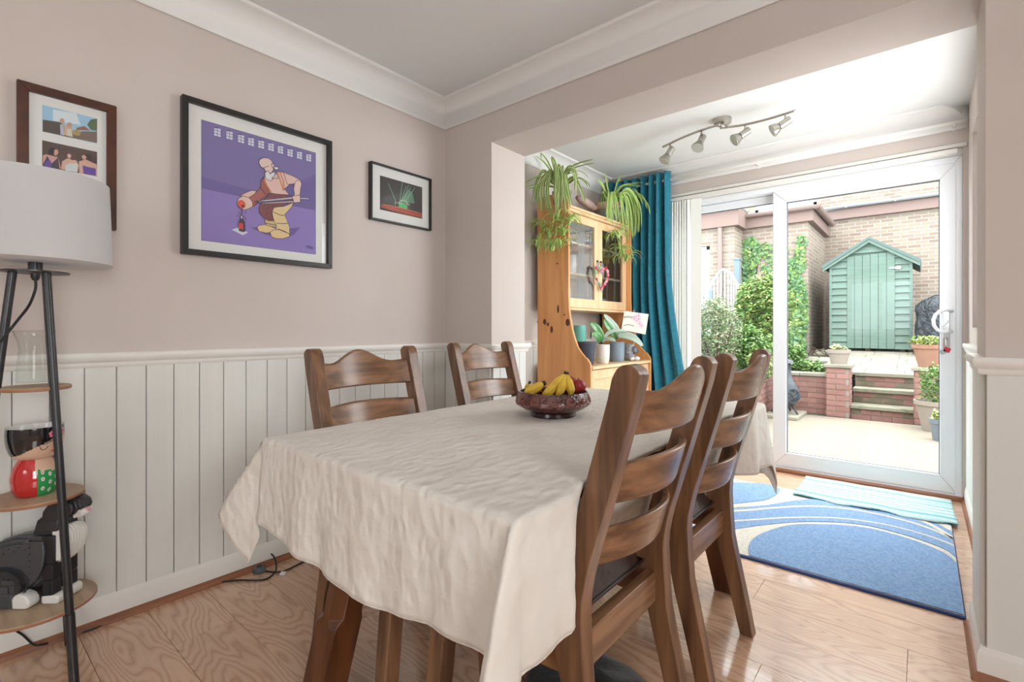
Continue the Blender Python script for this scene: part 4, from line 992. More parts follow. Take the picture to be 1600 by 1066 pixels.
blob=[( -.92+.36*math.cos(a)*1.0, 0) for a in ()]
bl_=sm2(qf([(-260,215),(-100,185),(90,160),(270,156),(320,166),(345,190),(330,214),(280,238),(190,250),(90,260),(-100,282),(-260,300),(-330,260),(-260,215)]))
pile(bl_[:-1],ZR+.0035,'rug_blue')
# small striped cotton mat
def mat_stripes():
    m=mat('cotton_stripe',(226,232,230),.95,bump=.6,bscale=(40,260,40),bdist=.004); n=m.node_tree; b=n.nodes['Principled BSDF']
    t=n.nodes.new('ShaderNodeTexCoord'); sp=n.nodes.new('ShaderNodeSeparateXYZ'); n.links.new(t.outputs['Object'],sp.inputs[0])
    cb=n.nodes.new('ShaderNodeCombineXYZ'); n.links.new(sp.outputs[1],cb.inputs[0])
    nz=n.nodes.new('ShaderNodeTexNoise'); nz.inputs['Scale'].default_value=34; nz.inputs['Detail'].default_value=2; n.links.new(cb.outputs[0],nz.inputs['Vector'])
    r=n.nodes.new('ShaderNodeValToRGB'); r.color_ramp.interpolation='CONSTANT'; n.links.new(nz.outputs[0],r.inputs[0])
    e=r.color_ramp.elements; e[0].position=0; e[0].color=(*lin((52,158,180)),1); e[1].position=.42; e[1].color=(*lin((110,186,196)),1)
    for p,c in ((.48,(208,214,210)),(.56,(134,192,198)),(.60,(196,198,192)),(.66,(60,160,182))): x=e.new(p); x.color=(*lin(c),1)
    n.links.new(r.outputs[0],b.inputs['Base Color'])
mat_stripes()
vs=[];fs=[];N1,N2=60,26
for k,zt in enumerate((.023,.0175)):
  for j in range(N2+1):
    for i in range(N1+1):
        u=i/N1; v=j/N2; x=-.625+.765*u+.02*(1-v)*0; x+=.03*(v-.5)*-.4
        y=3.46+ .535*v +.012*math.sin(u*14)*(1-v)**2+.006*math.sin(u*33+1)*(1-v)
        z=(zt if y<3.61 else zt-.010)+.002*noise.noise(Vector((x*8,y*8,0)))+.004*math.sin(u*14+1)*(1-v)**3*(1)
        vs.append((x,y,z))
K=(N1+1)*(N2+1)
for j in range(N2):
    for i in range(N1): a=j*(N1+1)+i; fs.append((a,a+1,a+N1+2,a+N1+1)); fs.append((K+a,K+a+N1+1,K+a+N1+2,K+a+1))
for i in range(N1): fs.append((i,K+i,K+i+1,i+1)); a=N2*(N1+1)+i; fs.append((a,a+1,K+a+1,K+a))
for j in range(N2): a=j*(N1+1); fs.append((a,a+N1+1,K+a+N1+1,K+a)); a+=N1; fs.append((a,K+a,K+a+N1+1,a+N1+1))
tag(build('small_mat',MB().add(vs,fs),'cotton_stripe',smooth=True,recalc=False),'small white and turquoise striped cotton mat at the patio door sill','mat')
# black fabric bag under the near chair
m=MB(); N=28
vs=[];fs=[]
for j in range(9):
    f=j/8; z=.002+.10*math.sin(f*PI/2); 
    for i in range(N):
        a=2*PI*i/N; r=math.cos(f*PI/2)**.5*(1+.09*math.sin(3*a+1)+.05*math.sin(7*a))+.0001
        vs.append((-.72+.20*r*math.cos(a),1.20+.15*r*math.sin(a),z*(1+.12*math.sin(2*a+f*3))))
for j in range(8):
    for i in range(N): fs.append((j*N+i,j*N+(i+1)%N,(j+1)*N+(i+1)%N,(j+1)*N+i))
fs.append(tuple(range(N))[::-1]); fs.append(tuple(range(8*N,9*N)))
tag(build('fabric_bag',MB().add(vs,fs),'black_cloth',smooth=True),'black soft fabric bag on the floor beneath the nearest chair','bag')
# ============================================================ PINE DRESSER
dr=thing('dresser','pine dresser with glazed upper doors against the left wall','dresser',(-1.96,3.39,0))
PR=[(-2.19,0),(-1.735,0),(-1.735,.80),(-1.742,.822),(-1.756,.838),(-1.766,.852),(-1.780,.858),(-1.79,.869),(-1.812,.892),(-1.838,.925),(-1.863,.983),(-1.884,1.05),(-1.899,1.12),(-1.911,1.20),(-1.916,1.30),(-1.916,1.95),(-1.925,1.985),(-1.955,2.015),(-2.0,2.03),(-2.19,2.03)]
for y0 in (2.90,3.86):
    sp_=build('side_panel',(lambda m:m.prism(PR,lambda a,b,t:(a,t,b),y0,y0+.02))(MB()),'pine',parent=dr,bevel=.003)
    if y0<3:
        for (u,v,r1,r2) in ((872,483,1.6,7),(882,492,1.3,1.6),(851,503,3,5),(856,507,2,3.2),(862,515,2.3,6),(887,504,3.5,6),(840,503,.8,2),(871,412,1.4,1.4),(866,315,1.6,6),(872,330,1,1)):
            p=ony(u,v,2.9); s=.0043
            build('knot',MB().prism([(p[0]+r1*s*1.15*math.cos(a),p[2]+r2*s*math.sin(a)) for a in [i*PI/7 for i in range(14)]],lambda a,b,t:(a,t,b),2.8992,2.905),'pine_knot',parent=sp_)
m=MB().box(-2.19,2.92,.772,-1.728,3.86,.795); build('counter',m,'pine_light',parent=dr,bevel=.004)
build('plinth',MB().box(-2.17,2.92,0,-1.775,3.86,.09),'pine',parent=dr)
build('lower_back',MB().box(-2.19,2.92,.09,-2.18,3.86,.772),'pine',parent=dr)
build('lower_shelf',MB().box(-2.18,2.92,.09,-1.775,3.86,.11).box(-2.18,2.92,.42,-1.8,3.86,.435),'pine',parent=dr)
for y0,y1 in ((2.924,3.376),(3.380,3.857)):
    m=MB(); rf=[(y0,.1),(y1,.1),(y1,.765),(y0,.765)]; i_=[(y0+.065,.165),(y1-.065,.165),(y1-.065,.70),(y0+.065,.70)]
    for k in range(4):
        j=(k+1)%4; m.prism([rf[k],rf[j],i_[j],i_[k]],lambda a,b,t:(t,a,b),-1.775,-1.752)
    d=build('cupboard_door',m,'pine_light',parent=dr,bevel=.003)
    build('door_panel',MB().box(-1.777,y0+.06,.16,-1.769,y1-.06,.705),'pine_light',parent=d)
    yk=y1-.03 if y0<3 else y0+.03
    build('knob',MB().tube([(-1.752,yk,.55),(-1.74,yk,.55),(-1.73,yk,.55)],[.006,.006,.014],12),'pine_knot',parent=d)
# upper cabinet
build('top_board',MB().box(-2.19,2.92,1.925,-1.925,3.86,1.943).box(-2.19,2.92,1.905,-1.935,3.86,1.925),'pine_light',parent=dr,bevel=.003)
build('bottom_board',MB().box(-2.19,2.92,1.19,-1.93,3.86,1.208),'pine_light',parent=dr,bevel=.003)
build('upper_back',MB().box(-2.19,2.92,1.208,-2.182,3.86,1.905),'back_reflect_grey',parent=dr)
for z in (1.46,1.69): build('shelf',MB().box(-2.182,2.92,z,-1.99,3.86,z+.016),'pine_light',parent=dr)
for y0,y1 in ((2.924,3.389),(3.392,3.857)):
    m=MB(); rf=[(y0,1.212),(y1,1.212),(y1,1.902),(y0,1.902)]; f=.058; i_=[(y0+f,1.212+.068),(y1-f,1.28),(y1-f,1.902-f),(y0+f,1.902-f)]
    for k in range(4):
        j=(k+1)%4; m.prism([rf[k],rf[j],i_[j],i_[k]],lambda a,b,t:(t,a,b),-1.975,-1.955)
    d=build('glazed_door',m,'pine_light',parent=dr,bevel=.003)
    build('pane',MB().box(-1.967,y0+f,1.28,-1.964,y1-f,1.844),'cabinet_glass',parent=d)
    build('glazing_bar',MB().box(-1.974,y0+f,1.452,-1.957,y1-f,1.466),'pine_light',parent=d) if False else None
    yk=y1-.024 if y0<3 else y0+.024
    h=build('pull',MB().tube([(-1.955,yk,1.585),(-1.944,yk,1.585)],.008,10).tube([(-1.947,yk+.013*math.sin(a),1.568+.018*math.cos(a)) for a in [i*PI/8 for i in range(17)]],.0026,6),'black_metal',parent=d,auto=40)
# crockery glimpsed behind the panes
random.seed(4)
for (y,z,r,h,lab) in ((3.07,1.476,.04,.12,'tall pale glass on middle shelf behind left dresser pane'),(3.20,1.476,.035,.15,'slender pale glass beside the tall one behind the left pane'),(3.62,1.476,.045,.13,'pale glass jug behind the right dresser pane'),
                      (3.10,1.208,.05,.17,'pale glass vase on bottom shelf behind left pane'),(3.65,1.208,.045,.10,'small pale bowl low behind the right pane')):
    tag(build('glassware',MB().lathe([(.001,.001),(r*.7,.001),(r*.8,.01),(r,h*.5),(r*.85,h),(r*.8,h),(r*.93,h*.5),(r*.7,.012),(.001,.01)],24,(-2.08,y,z)),'white_glaze',smooth=True),lab,'glass')
# heart wreath on the handles
hy,hz_,hxx=3.39,1.475,-1.935
hw=thing('heart_wreath','small heart wreath of pink and white flowers hung on the dresser door pulls','wreath',(hxx,hy,hz_-.09))
def hp(t,k=1.0): return (hxx,hy+k*.0078*16*math.sin(t)**3*.8,hz_-.012+k*.0078*.78*(13*math.cos(t)-5*math.cos(2*t)-2*math.cos(3*t)-math.cos(4*t)))
build('ring',MB().tube([hp(2*PI*i/40) for i in range(41)],.005,6),'shelf_wood',parent=hw,smooth=True)
build('hanger',MB().tube([(hxx-.004,3.365,1.555),(hxx,hy,1.515),(hxx-.004,3.416,1.555)],.0012,5),'paper',parent=hw)
base={}
for i in range(34):
    t=2*PI*(i+.3)/34; p=hp(t); right=math.sin(t)>0
    c=(['pink_paint','crimson_paint','pink_paint','ink_pinkpale'] if right else ['white_paint','ink_leaf','white_paint','crimson_paint'])[i%4]
    if c not in M: mat(c,(236,170,196) if c=='ink_pinkpale' else (90,176,130),.6)
    if c not in base:
        m=MB(); r=.011
        for k in range(5): a=2*PI*k/5; m.ball((.003,r*.75*math.cos(a),r*.75*math.sin(a)),r*.55,6,sc=(.5,1,1))
        m.ball((.006,0,0),r*.4,6); o=build('flower',m,c,parent=hw,world=False); base[c]=o
    else: o=inst('flower',base[c],hw,(0,0,0))
    o.location=Vector(p)+Vector((.006,random.uniform(-.006,.006),random.uniform(-.006,.006)))-wloc(hw); o.rotation_euler=(i,0,0); s=random.uniform(.8,1.25); o.scale=(s,s,s)
# ---- things on the counter
ZK=.7955
def atx(u,x): r=ray(u,515); D=x/r[0]; return (x,r[1]*D)
def pot(name,label,cat,x,y,z,prof,m_,n=40,auto=40):
    return tag(build(name,MB().lathe(prof,n,(x,y,z)),m_,auto=auto,origin=(x,y,z)),label,cat)
x,y=atx(916,-1.845); 
cp_=pot('plant_pot','empty charcoal grey flowerpot at the left end of the dresser counter','pot',x,y,ZK,[(.001,0),(.048,0),(.051,.004),(.068,.150),(.072,.152),(.073,.168),(.069,.168),(.064,.15),(.047,.012),(.001,.012)],'pot_charcoal')
WX=atx(942,-1.83); wp_=thing('orchid','orchid with two broad dark green leaves in a white textured pot','plant',(WX[0],WX[1],ZK))
build('pot',MB().lathe([(.001,0),(.036,0),(.042,.006),(.049,.05),(.050,.135),(.0495,.142),(.046,.142),(.045,.12),(.001,.12)],40,(WX[0],WX[1],ZK)),'pot_white',parent=wp_,auto=40)
GX=atx(964,-1.865); gp_=thing('orchid','orchid with long pale leaves in a blue-grey ribbed pot','plant',(GX[0],GX[1],ZK))
build('pot',MB().lathe([(.001,0),(.048,0),(.053,.006),(.058,.05),(.060,.150),(.0595,.156),(.056,.156),(.054,.135),(.001,.135)],40,(GX[0],GX[1],ZK)),'pot_bluegrey',parent=gp_,auto=40)
def leaf(parent,P,w,m_,fold=.25,tip=1.0,name='leaf',nrm=None,world=True):
    C=smooth_pts(P,4); n_=len(C); vs=[]; fs=[]
    view=Vector(nrm) if nrm else None
    for i,c in enumerate(C):
        t=(C[min(i+1,n_-1)]-C[max(i-1,0)]).normalized(); u=i/(n_-1)
        ww=w*(max(.05,math.sin(PI*min(1,.12+u*.88))**.6))*(1 if u<.9 else 1)
        s_=t.cross(view if view else Vector((0,0,1))).normalized(); n2=s_.cross(t).normalized()
        vs+=[c-s_*ww+n2*ww*fold,c-s_*ww*.5+n2*ww*fold*.35,c,c+s_*ww*.5+n2*ww*fold*.35,c+s_*ww+n2*ww*fold]
    for i in range(n_-1):
        for k in range(4): a=i*5+k; fs.append((a,a+1,a+6,a+5))
    o=build(name,MB().add(vs,fs),m_,parent=parent,smooth=True,recalc=False,world=world)
    md=o.modifiers.new('t','SOLIDIFY'); md.thickness=.0016
    return o
vw=(-FW[0],-FW[1],.35)
def Lp(D,*uv): return [at(u,v,dd,D) for (u,v,dd) in uv]
leaf(wp_,Lp(3.66,(938,534,0),(937,524,-.01),(931,512,-.02),(921,505,-.03)),.033,'leaf_orchid',nrm=vw)
leaf(wp_,Lp(3.64,(938,534,0),(936,528,-.02),(931,523,-.05),(924,524,-.07)),.028,'leaf_orchid',nrm=vw)
leaf(wp_,Lp(3.66,(940,534,0),(947,530,-.02),(955,530,-.04),(962,533,-.05)),.016,'leaf_orchid_pale',nrm=vw)
leaf(gp_,Lp(3.9,(965,530,0),(963,516,-.01),(953,502,-.02),(943.5,491,-.02)),.028,'leaf_orchid_pale',nrm=vw)
leaf(gp_,Lp(3.88,(963,530,0),(957,519,-.03),(949,508,-.04),(944,499,-.05)),.030,'leaf_orchid',nrm=vw)
leaf(gp_,Lp(3.86,(965,530,0),(958,520,-.04),(968,515,-.06),(981,517,-.07)),.013,'leaf_orchid_pale',nrm=vw) if False else leaf(gp_,Lp(3.80,(943,530,0),(950,521,0),(964,516,0),(980,518,0)),.014,'leaf_orchid_pale',nrm=vw)
leaf(gp_,Lp(3.82,(965,524,0),(977,524,-.02),(991,529,-.04),(1005,541,-.05)),.030,'leaf_orchid_pale',nrm=vw)
m=MB()
for a,b in (((957,531),(961,524)),((961,524),(967,530)),((965,530),(969,526)),((969,526),(972,531))): m.tube([at(a[0],a[1],-.02,3.88),at(b[0],b[1],-.03,3.88)],.003,5)
m.tube(smooth_pts(Lp(3.9,(966,530,0),(966,515,0),(970,500,0),(979,494,0),(992,496,0)),4),.0018,5)
build('root',m,'root_tan',parent=gp_,smooth=True)
x,y=atx(906,-2.10); tag(build('canister',MB().lathe([(.001,0),(.048,0),(.050,.004),(.050,.288),(.047,.288),(.046,.02),(.001,.02)],32,(x,y,ZK)),'teal_glass',auto=40,origin=(x,y,ZK)),'tall teal glass canister behind the charcoal pot','canister')
x,y=atx(985,-1.835); orn=thing('animal_ornament','speckled silver barrel-shaped animal ornament at the right of the dresser counter','ornament',(x,y,ZK))
build('body',MB().lathe([(.001,.004),(.035,.006),(.05,.03),(.054,.07),(.05,.11),(.035,.135),(.001,.142)],28,(x-.01,y-.01,ZK)),'ornament_silver',parent=orn,smooth=True)
d=Vector((.62,-.55,0)).normalized()
build('face',MB().tube([(x+d.x*.03,y+d.y*.03+.02,ZK+.085),(x+d.x*.058,y+d.y*.058+.02,ZK+.085),(x+d.x*.064,y+d.y*.064+.02,ZK+.085)],[.03,.034,.026],20),'pot_charcoal',parent=orn,auto=40)
build('muzzle',MB().ball((x+d.x*.066,y+d.y*.066+.02,ZK+.085),.017,12),'ornament_silver',parent=orn,smooth=True)
for k in (-1,1): build('foot',MB().ball((x+d.x*.045+k*.022*-d.y,y+d.y*.045+k*.022*d.x+.03,ZK+.018),.02,12,sc=(1.3,1.3,.9)),'white_glaze',parent=orn,smooth=True)
cs=thing('card_on_stick','cream card printed with a pink orchid, clipped on a stick by the dresser','card',at(990,560,0,4.02))
build('stick',MB().tube([at(990,558,.0,4.02),at(990.5,484,.0,4.02)],.005,8),'shelf_wood',parent=cs)
cc4=[at(975.6,486,-.01,4.0),at(1013.5,491,.0,4.0),at(1008.6,522.8,.0,4.0),at(971,515.5,-.01,4.0)]
nn=(cc4[1]-cc4[0]).cross(cc4[3]-cc4[0]).normalized()*.0015
if nn.dot(Vector((FW[0],FW[1],0)))>0: nn=-nn
build('card',MB().add([p for p in cc4]+[p-nn for p in cc4],[(0,1,2,3),(7,6,5,4),(0,4,5,1),(1,5,6,2),(2,6,7,3),(3,7,4,0)]),'card_cream',parent=cs)
def cpt(a,b,e=1): return cc4[0]+(cc4[1]-cc4[0])*a+(cc4[3]-cc4[0])*b+nn*.35*e
m=MB()
for k,(a,b) in enumerate(((.50,.22),(.62,.32),(.55,.42),(.70,.55),(.44,.33),(.60,.14),(.78,.66))):
    for w_ in range(5):
        an=w_*2*PI/5; c=(a+.065*math.cos(an),b+.08*math.sin(an)); m.add([cpt(c[0]+.055*math.cos(q),c[1]+.065*math.sin(q),1+k*.1) for q in [i*PI/4 for i in range(8)]],[tuple(range(8))],0)
    m.add([cpt(a+.022*math.cos(q),b+.026*math.sin(q),2.2) for q in [i*PI/3 for i in range(6)]],[tuple(range(6))],1)
for L in ([(.02,.32),(.2,.28),(.4,.30)],[(.05,.75),(.25,.66),(.5,.70)]):
    for (a,b),(c,d_) in zip(L[:-1],L[1:]): m.add([cpt(a,b,1),cpt(c,d_,1),cpt(c,d_+.035,1),cpt(a,b+.035,1)],[(0,1,2,3)],2)
for c,v in (('ink_orchid',(226,206,216)),('ink_orchidcore',(196,70,110)),('ink_stem',(110,122,96))): mat(c,v,.8)
build('orchid_print',m,['ink_orchid','ink_orchidcore','ink_stem'],parent=cs,recalc=False)
# socket on the wall behind
sk=onx(926,522,XL)
tag(build('wall_socket',MB().box(XL+.013,sk[1]-.045,sk[2]-.07,XL+.022,sk[1]+.045,sk[2]+.02),'upvc',bevel=.003),'white socket plate on the wall behind the dresser counter','socket')

# ============================================================ THINGS ON TOP OF THE DRESSER
ZTB=1.944
def stripe_leaf(L,droop,w,seed,twist=0):
    """one variegated blade, growing from the origin along +x, up, then arching over; returned as MB (local)"""
    rnd=random.Random(seed); n_=12; vs=[]; fs=[]; mi=[]; p=Vector((0,0,0)); a=math.radians(rnd.uniform(58,82)); step=L/n_
    for i in range(n_+1):
        u=i/n_; ww=w*min(1,.55+u*2)*(1-u**3)**.7+.0004
        d=Vector((math.cos(a),0,math.sin(a))); nrm=Vector((-math.sin(a),0,math.cos(a)))
        off=Vector((0,math.sin(u*2+seed)*twist*u,0))
        for k,(s,h) in enumerate(((-1,.45),(-.42,.12),(0,0),(.42,.12),(1,.45))): vs.append(p+off+Vector((0,s*ww,0))+nrm*ww*h)
        p=p+d*step; a-=droop/n_*(.55+1.1*u)*1.0
        a=max(a,-math.radians(88))
    for i in range(n_):
        for k in range(4): q_=i*5+k; fs.append((q_,q_+1,q_+6,q_+5)); mi.append(1 if k in (0,3) else 0)
    return MB().add(vs,fs,mi)
LV={}
def spray(parent,c,n_,Ls,droop,w,azs,seed,mats=('leaf_dark','leaf_cream')):
    rnd=random.Random(seed); c=Vector(c)-wloc(parent)
    for i in range(n_):
        key=(mats,round(Ls[1],2),round(droop,2),i%6)
        az=rnd.uniform(*azs); s=rnd.uniform(Ls[0]/Ls[1],1)
        if key not in LV:
            o=build('leaf',stripe_leaf(Ls[1],droop*(.8+.09*(i%6)),w,i%6+seed,.02),list(mats),parent=parent,world=False,smooth=True,recalc=False); LV[key]=o
        else: o=LV[key].copy(); o.name='leaf'; S.collection.objects.link(o); o.parent=parent
        o.location=c+Vector((rnd.uniform(-.012,.012),rnd.uniform(-.012,.012),0)); o.rotation_euler=(rnd.uniform(-.15,.15),rnd.uniform(-.25,.25),az); o.scale=(s,s,s)
PA=(-2.05,3.02)
pa=thing('spider_plant','green and cream striped spider plant trailing over the left side of the dresser top','plant',(PA[0],PA[1],ZTB))
build('pot',MB().lathe([(.001,0),(.055,0),(.07,.11),(.074,.112),(.074,.13),(.066,.13),(.06,.1),(.001,.1)],32,(PA[0],PA[1],ZTB)),'pot_stone',parent=pa,auto=40)
mat('leaf_mid',(132,178,82),.45); mat('leaf_pale',(186,202,120),.45)
cA=(PA[0]+.01,PA[1]-.04,ZTB+.14)
def blade(parent,P,w,mats=('leaf_dark','leaf_cream')):
    """a single arching blade through the given points, green with pale margins"""
    C=smooth_pts(P,5); n_=len(C)-1; vs=[];fs=[];mi=[]
    for i,c in enumerate(C):
        t=(C[min(i+1,n_)]-C[max(i-1,0)]).normalized(); u=i/n_; ww=w*min(1,.6+u*1.6)*(1-u**4)**.6+.0006
        s_=t.cross(Vector((-FW[0],-FW[1],.15))); s_=s_.normalized() if s_.length>1e-3 else Vector((RT[0],RT[1],0)); n2=s_.cross(t).normalized()
        for k,h in ((-1,.5),(-.45,.12),(0,0),(.45,.12),(1,.5)): vs.append(c+s_*ww*k+n2*ww*h)
    for i in range(n_):
        for k in range(4): q_=i*5+k; fs.append((q_,q_+1,q_+6,q_+5)); mi.append(1 if k in (0,3) else 0)
    build('leaf',MB().add(vs,fs,mi),list(mats),parent=parent,smooth=True,recalc=False)
def blades(parent,crown,paths,plane,w,mats,rep,seed,sc=3.58,ox=812,oy=219):
    rnd=random.Random(seed)
    for P in paths:
        for r in range(rep):
            jx,jy,jd=rnd.uniform(-22,22)*(r>0),rnd.uniform(-40,30)*(r>0),rnd.uniform(-.04,.04)
            Q=[Vector(crown)+Vector((rnd.uniform(-.01,.01),rnd.uniform(-.01,.01),0))]
            for i,(a,b) in enumerate(P):
                f=(i+1)/len(P); p=Vector(plane(ox+(a+jx*f)/sc,oy+(b+jy*f)/sc,jd)); Q.append(p)
            blade(parent,Q,w*rnd.uniform(.8,1.1),mats)
def keepA(u,v,y):   # keep blades in front of the wall
    p=ony(u,v,y); return p if p[0]>-2.2 else onx(u,v,-2.2)
def keepB(u,v,x):
    p=onx(u,v,x); return p if p[1]<3.84 else ony(u,v,3.84)
PAa=[[(165,195),(122,265),(124,412)],[(178,170),(150,270),(172,405)],[(200,140),(192,250),(200,385)],[(215,135),(214,260),(217,395)],[(232,148),(228,260),(220,372)],[(250,190),(268,300),(283,385)],
     [(150,215),(108,270),(106,350)],[(225,165),(240,260),(246,330)],[(265,170),(312,180),(320,290)],[(185,112),(205,150),(212,235)]]
PAb=[[(150,140),(88,87)],[(290,165),(425,127)],[(320,215),(370,232),(396,266)],[(130,210),(80,212),(30,242)],[(120,248),(30,262)],[(300,205),(350,300),(350,330)],[(140,180),(100,230),(70,325)]]
blades(pa,cA,PAa,lambda u,v,d:keepA(u,v,2.84+d),.0072,('leaf_dark','leaf_cream'),4,51)
blades(pa,cA,PAb,lambda u,v,d:keepA(u,v,2.96+d),.0068,('leaf_dark','leaf_cream'),2,52)
spray(pa,cA,8,(.22,.32),3.0,.010,(-1.6,1.0),11)
def plantlet(parent,c,top,seed,n_=16,L=(.12,.20)):
    build('runner',MB().tube(smooth_pts([top,((top[0]+c[0])/2+.01,(top[1]+c[1])/2-.02,(top[2]*.35+c[2]*.65)),c],5),.0016,5),'leaf_pale',parent=parent,smooth=True)
    spray(parent,c,n_,L,3.1,.0085,(-PI,PI),seed,('leaf_mid','leaf_pale'))
for k,(u,v) in enumerate(((873,346),(847,358),(880,368),(858,372),(889,352),(841,388),(862,392),(876,388))):
    q_=ony(u,v,2.865-.012*k); plantlet(pa,q_,cA,20+k,15,(.12,.19))
PBx=atx(950,-2.02); PB=(PBx[0],PBx[1])
pb=thing('spider_plant','spider plant in a wide tan-rimmed planter, trailing past the teal curtain','plant',(PB[0],PB[1],ZTB))
build('planter',MB().lathe([(.001,0),(.06,0),(.085,.03),(.105,.085),(.112,.10)],40,(PB[0],PB[1],ZTB)),'pot_stone',parent=pb,auto=40)
build('rim',MB().lathe([(.108,.098),(.122,.105),(.128,.15),(.118,.152),(.104,.12),(.001,.12)],40,(PB[0],PB[1],ZTB)),'shelf_wood',parent=pb,auto=40)
cB=(PB[0]+.03,PB[1],ZTB+.14)
PBa=[[(500,300),(492,380),(488,450)],[(515,300),(510,380),(520,460)],[(530,300),(540,380),(545,450)],[(560,300),(600,350),(600,440)],[(590,290),(630,360),(640,480)],[(600,280),(660,380),(662,500)],[(590,310),(620,400),(628,540)],[(580,310),(605,400),(610,560)],[(560,310),(575,400),(590,520)],[(610,300),(650,420),(645,540)]]
PBb=[[(470,260),(445,222)],[(560,270),(620,255),(672,256)],[(600,290),(690,320),(714,388)],[(545,240),(568,222)],[(475,280),(470,360)],[(490,250),(488,215)],[(600,300),(660,300),(690,360)],[(460,290),(480,330)]]
blades(pb,cB,PBa,lambda u,v,d:keepB(u,v,-1.90+d),.0052,('leaf_mid','leaf_pale'),6,61)
blades(pb,cB,PBb,lambda u,v,d:keepB(u,v,-1.97+d),.0048,('leaf_mid','leaf_pale'),3,62)
spray(pb,cB,8,(.16,.26),3.0,.008,(-2.0,1.0),31,('leaf_mid','leaf_pale'))
for k,(u,v) in enumerate(((972,395),(978,408),(966,372))):
    q_=onx(u,v,-1.88+.01*k); plantlet(pb,q_,cB,40+k,20)
dd_=[at(901,308,0,3.78),at(931,326,.1,3.78)]
m=MB(); pts=[dd_[0].lerp(dd_[1],i/12) for i in range(13)]; rr=[.034*math.sin(PI*(.06+.88*i/12))**.5 for i in range(13)]
tag(build('wooden_dish',m.tube(pts,rr,18),'bowl_wood_pale',smooth=True),'brownish oval wooden dish leaning between the two spider plants','dish')
# ============================================================ GARDEN
ZG=-.15
g_=tag(build('garden_ground',MB().box(-9,4.35,-.5,6,18,-.22),'soil'),kind='structure')
dk=thing('deck','pale weathered timber deck outside the patio door','decking',(-.2,6.2,-.22))
y=4.36; k=0; bd_=None
XD0,XD1=-1.70,3.0
while y<7.95:
    if bd_ is None: bd_=build('deck_board',MB().box(XD0,y,ZG-.03,XD1,y+.118,ZG),'deck_wood',parent=dk,bevel=.004); b0=y
    else: o=inst('deck_board',bd_,dk,(0,y-b0,0))
    y+=.124; k+=1
build('threshold',MB().box(DX0+.01,4.335,-.2,DX1-.01,4.36,.0),'paving_stone',parent=dk) 
BRK={}
def brick_face(parent,x0,y0,ux,uy,L,z0,n_,m_='red_brick',t=.10,nx=0,ny=0,stag=0,m2=None):
    """individual bricks (225x75 gauge) on the plane through x0,y0 along (ux,uy); (nx,ny) outward"""
    rnd=random.Random(int(x0*100+y0*10))
    for r in range(n_):
        s=-.1125*((r+stag)%2)
        while s<L-.02:
            a=max(0,s); b=min(L,s+.225)
            if b-a>.04:
                mm=m2 if (m2 and rnd.random()<.5) else m_
                key=(round(b-a,2),ux!=0,mm)
                if key not in BRK:
                    hw=(b-a)/2-.005
                    BRK[key]=None
                    bb=MB().obox((0,0,0),(ux*hw,uy*hw,0),(nx*.05 if nx else 0,ny*.05 if ny else 0,0),(0,0,.0325))
                    o=build('brick',bb,mm,parent=parent,world=False); BRK[key]=o
                else: o=BRK[key].copy(); o.name='brick'; S.collection.objects.link(o); o.parent=parent
                c=(a+b)/2; e=-.05+.006+rnd.uniform(-.002,.002)
                o.location=Vector((x0+ux*c+nx*e,y0+uy*c+ny*e,z0+r*.075+.0375))-wloc(parent)
            s+=.225
def mossy(n): return n
# side retaining wall (runs away from the house on the left)
wA=thing('retaining_wall','low red brick retaining wall running back along the left of the deck','wall',(-1.76,6.2,ZG))
build('mortar_core',MB().box(-1.92,4.36,ZG-.05,-1.714,8.3,.385),'mortar',parent=wA)
brick_face(wA,-1.71,4.40,0,1,3.70,ZG,7,nx=1,m2='red_brick')
for i in range(8): build('coping',MB().box(-1.95,4.38+i*.49,.385,-1.68,4.38+i*.49+.482,.43),'paving_stone',parent=wA,bevel=.006)
# front retaining wall up to the left pier
wB=thing('retaining_wall','low red brick retaining wall between the left bed and the left step pier','wall',(-1.36,8.2,ZG))
build('mortar_core',MB().box(-1.71,8.104,ZG-.05,-1.02,8.28,.385),'mortar',parent=wB)
brick_face(wB,-1.71,8.10,1,0,.70,ZG,7,ny=-1,stag=1)
for i in range(2): build('coping',MB().box(-1.70+i*.345,8.07,.385,-1.70+i*.345+.34,8.31,.43),'paving_stone',parent=wB,bevel=.006)
def pier(label,x0,x1,y0,n_):
    p=thing('brick_pier',label,'pier',((x0+x1)/2,y0+.15,ZG))
    build('mortar_core',MB().box(x0+.004,y0+.004,ZG-.05,x1-.004,y0+.32,ZG+n_*.075),'mortar',parent=p)
    brick_face(p,x0,y0,1,0,x1-x0,ZG,n_,ny=-1); brick_face(p,x1,y0,0,1,.32,ZG,n_,nx=1,stag=1); brick_face(p,x0,y0,0,1,.32,ZG,n_,nx=-1,stag=1)
    build('cap',MB().box(x0-.035,y0-.035,ZG+n_*.075,x1+.035,y0+.355,ZG+n_*.075+.045),'paving_stone',parent=p,bevel=.008)
pier('red brick pier on the left of the garden steps, beige pot on top',-1.02,-.76,8.0,9)
pier('red brick pier on the right of the garden steps, terracotta pot on top',-.075,.25,8.0,9)
wC=thing('retaining_wall','red brick retaining wall to the right of the garden steps','wall',(1.5,8.2,ZG))
build('mortar_core',MB().box(.25,8.104,ZG-.05,3.0,8.28,.385),'mortar',parent=wC)
brick_face(wC,.25,8.10,1,0,2.75,ZG,7,ny=-1)
for i in range(6): build('coping',MB().box(.28+i*.455,8.07,.385,.28+i*.455+.448,8.31,.43),'paving_stone',parent=wC,bevel=.006)
st_=thing('garden_steps','three stone steps with red brick risers up from the deck','steps',(-.42,8.4,ZG))
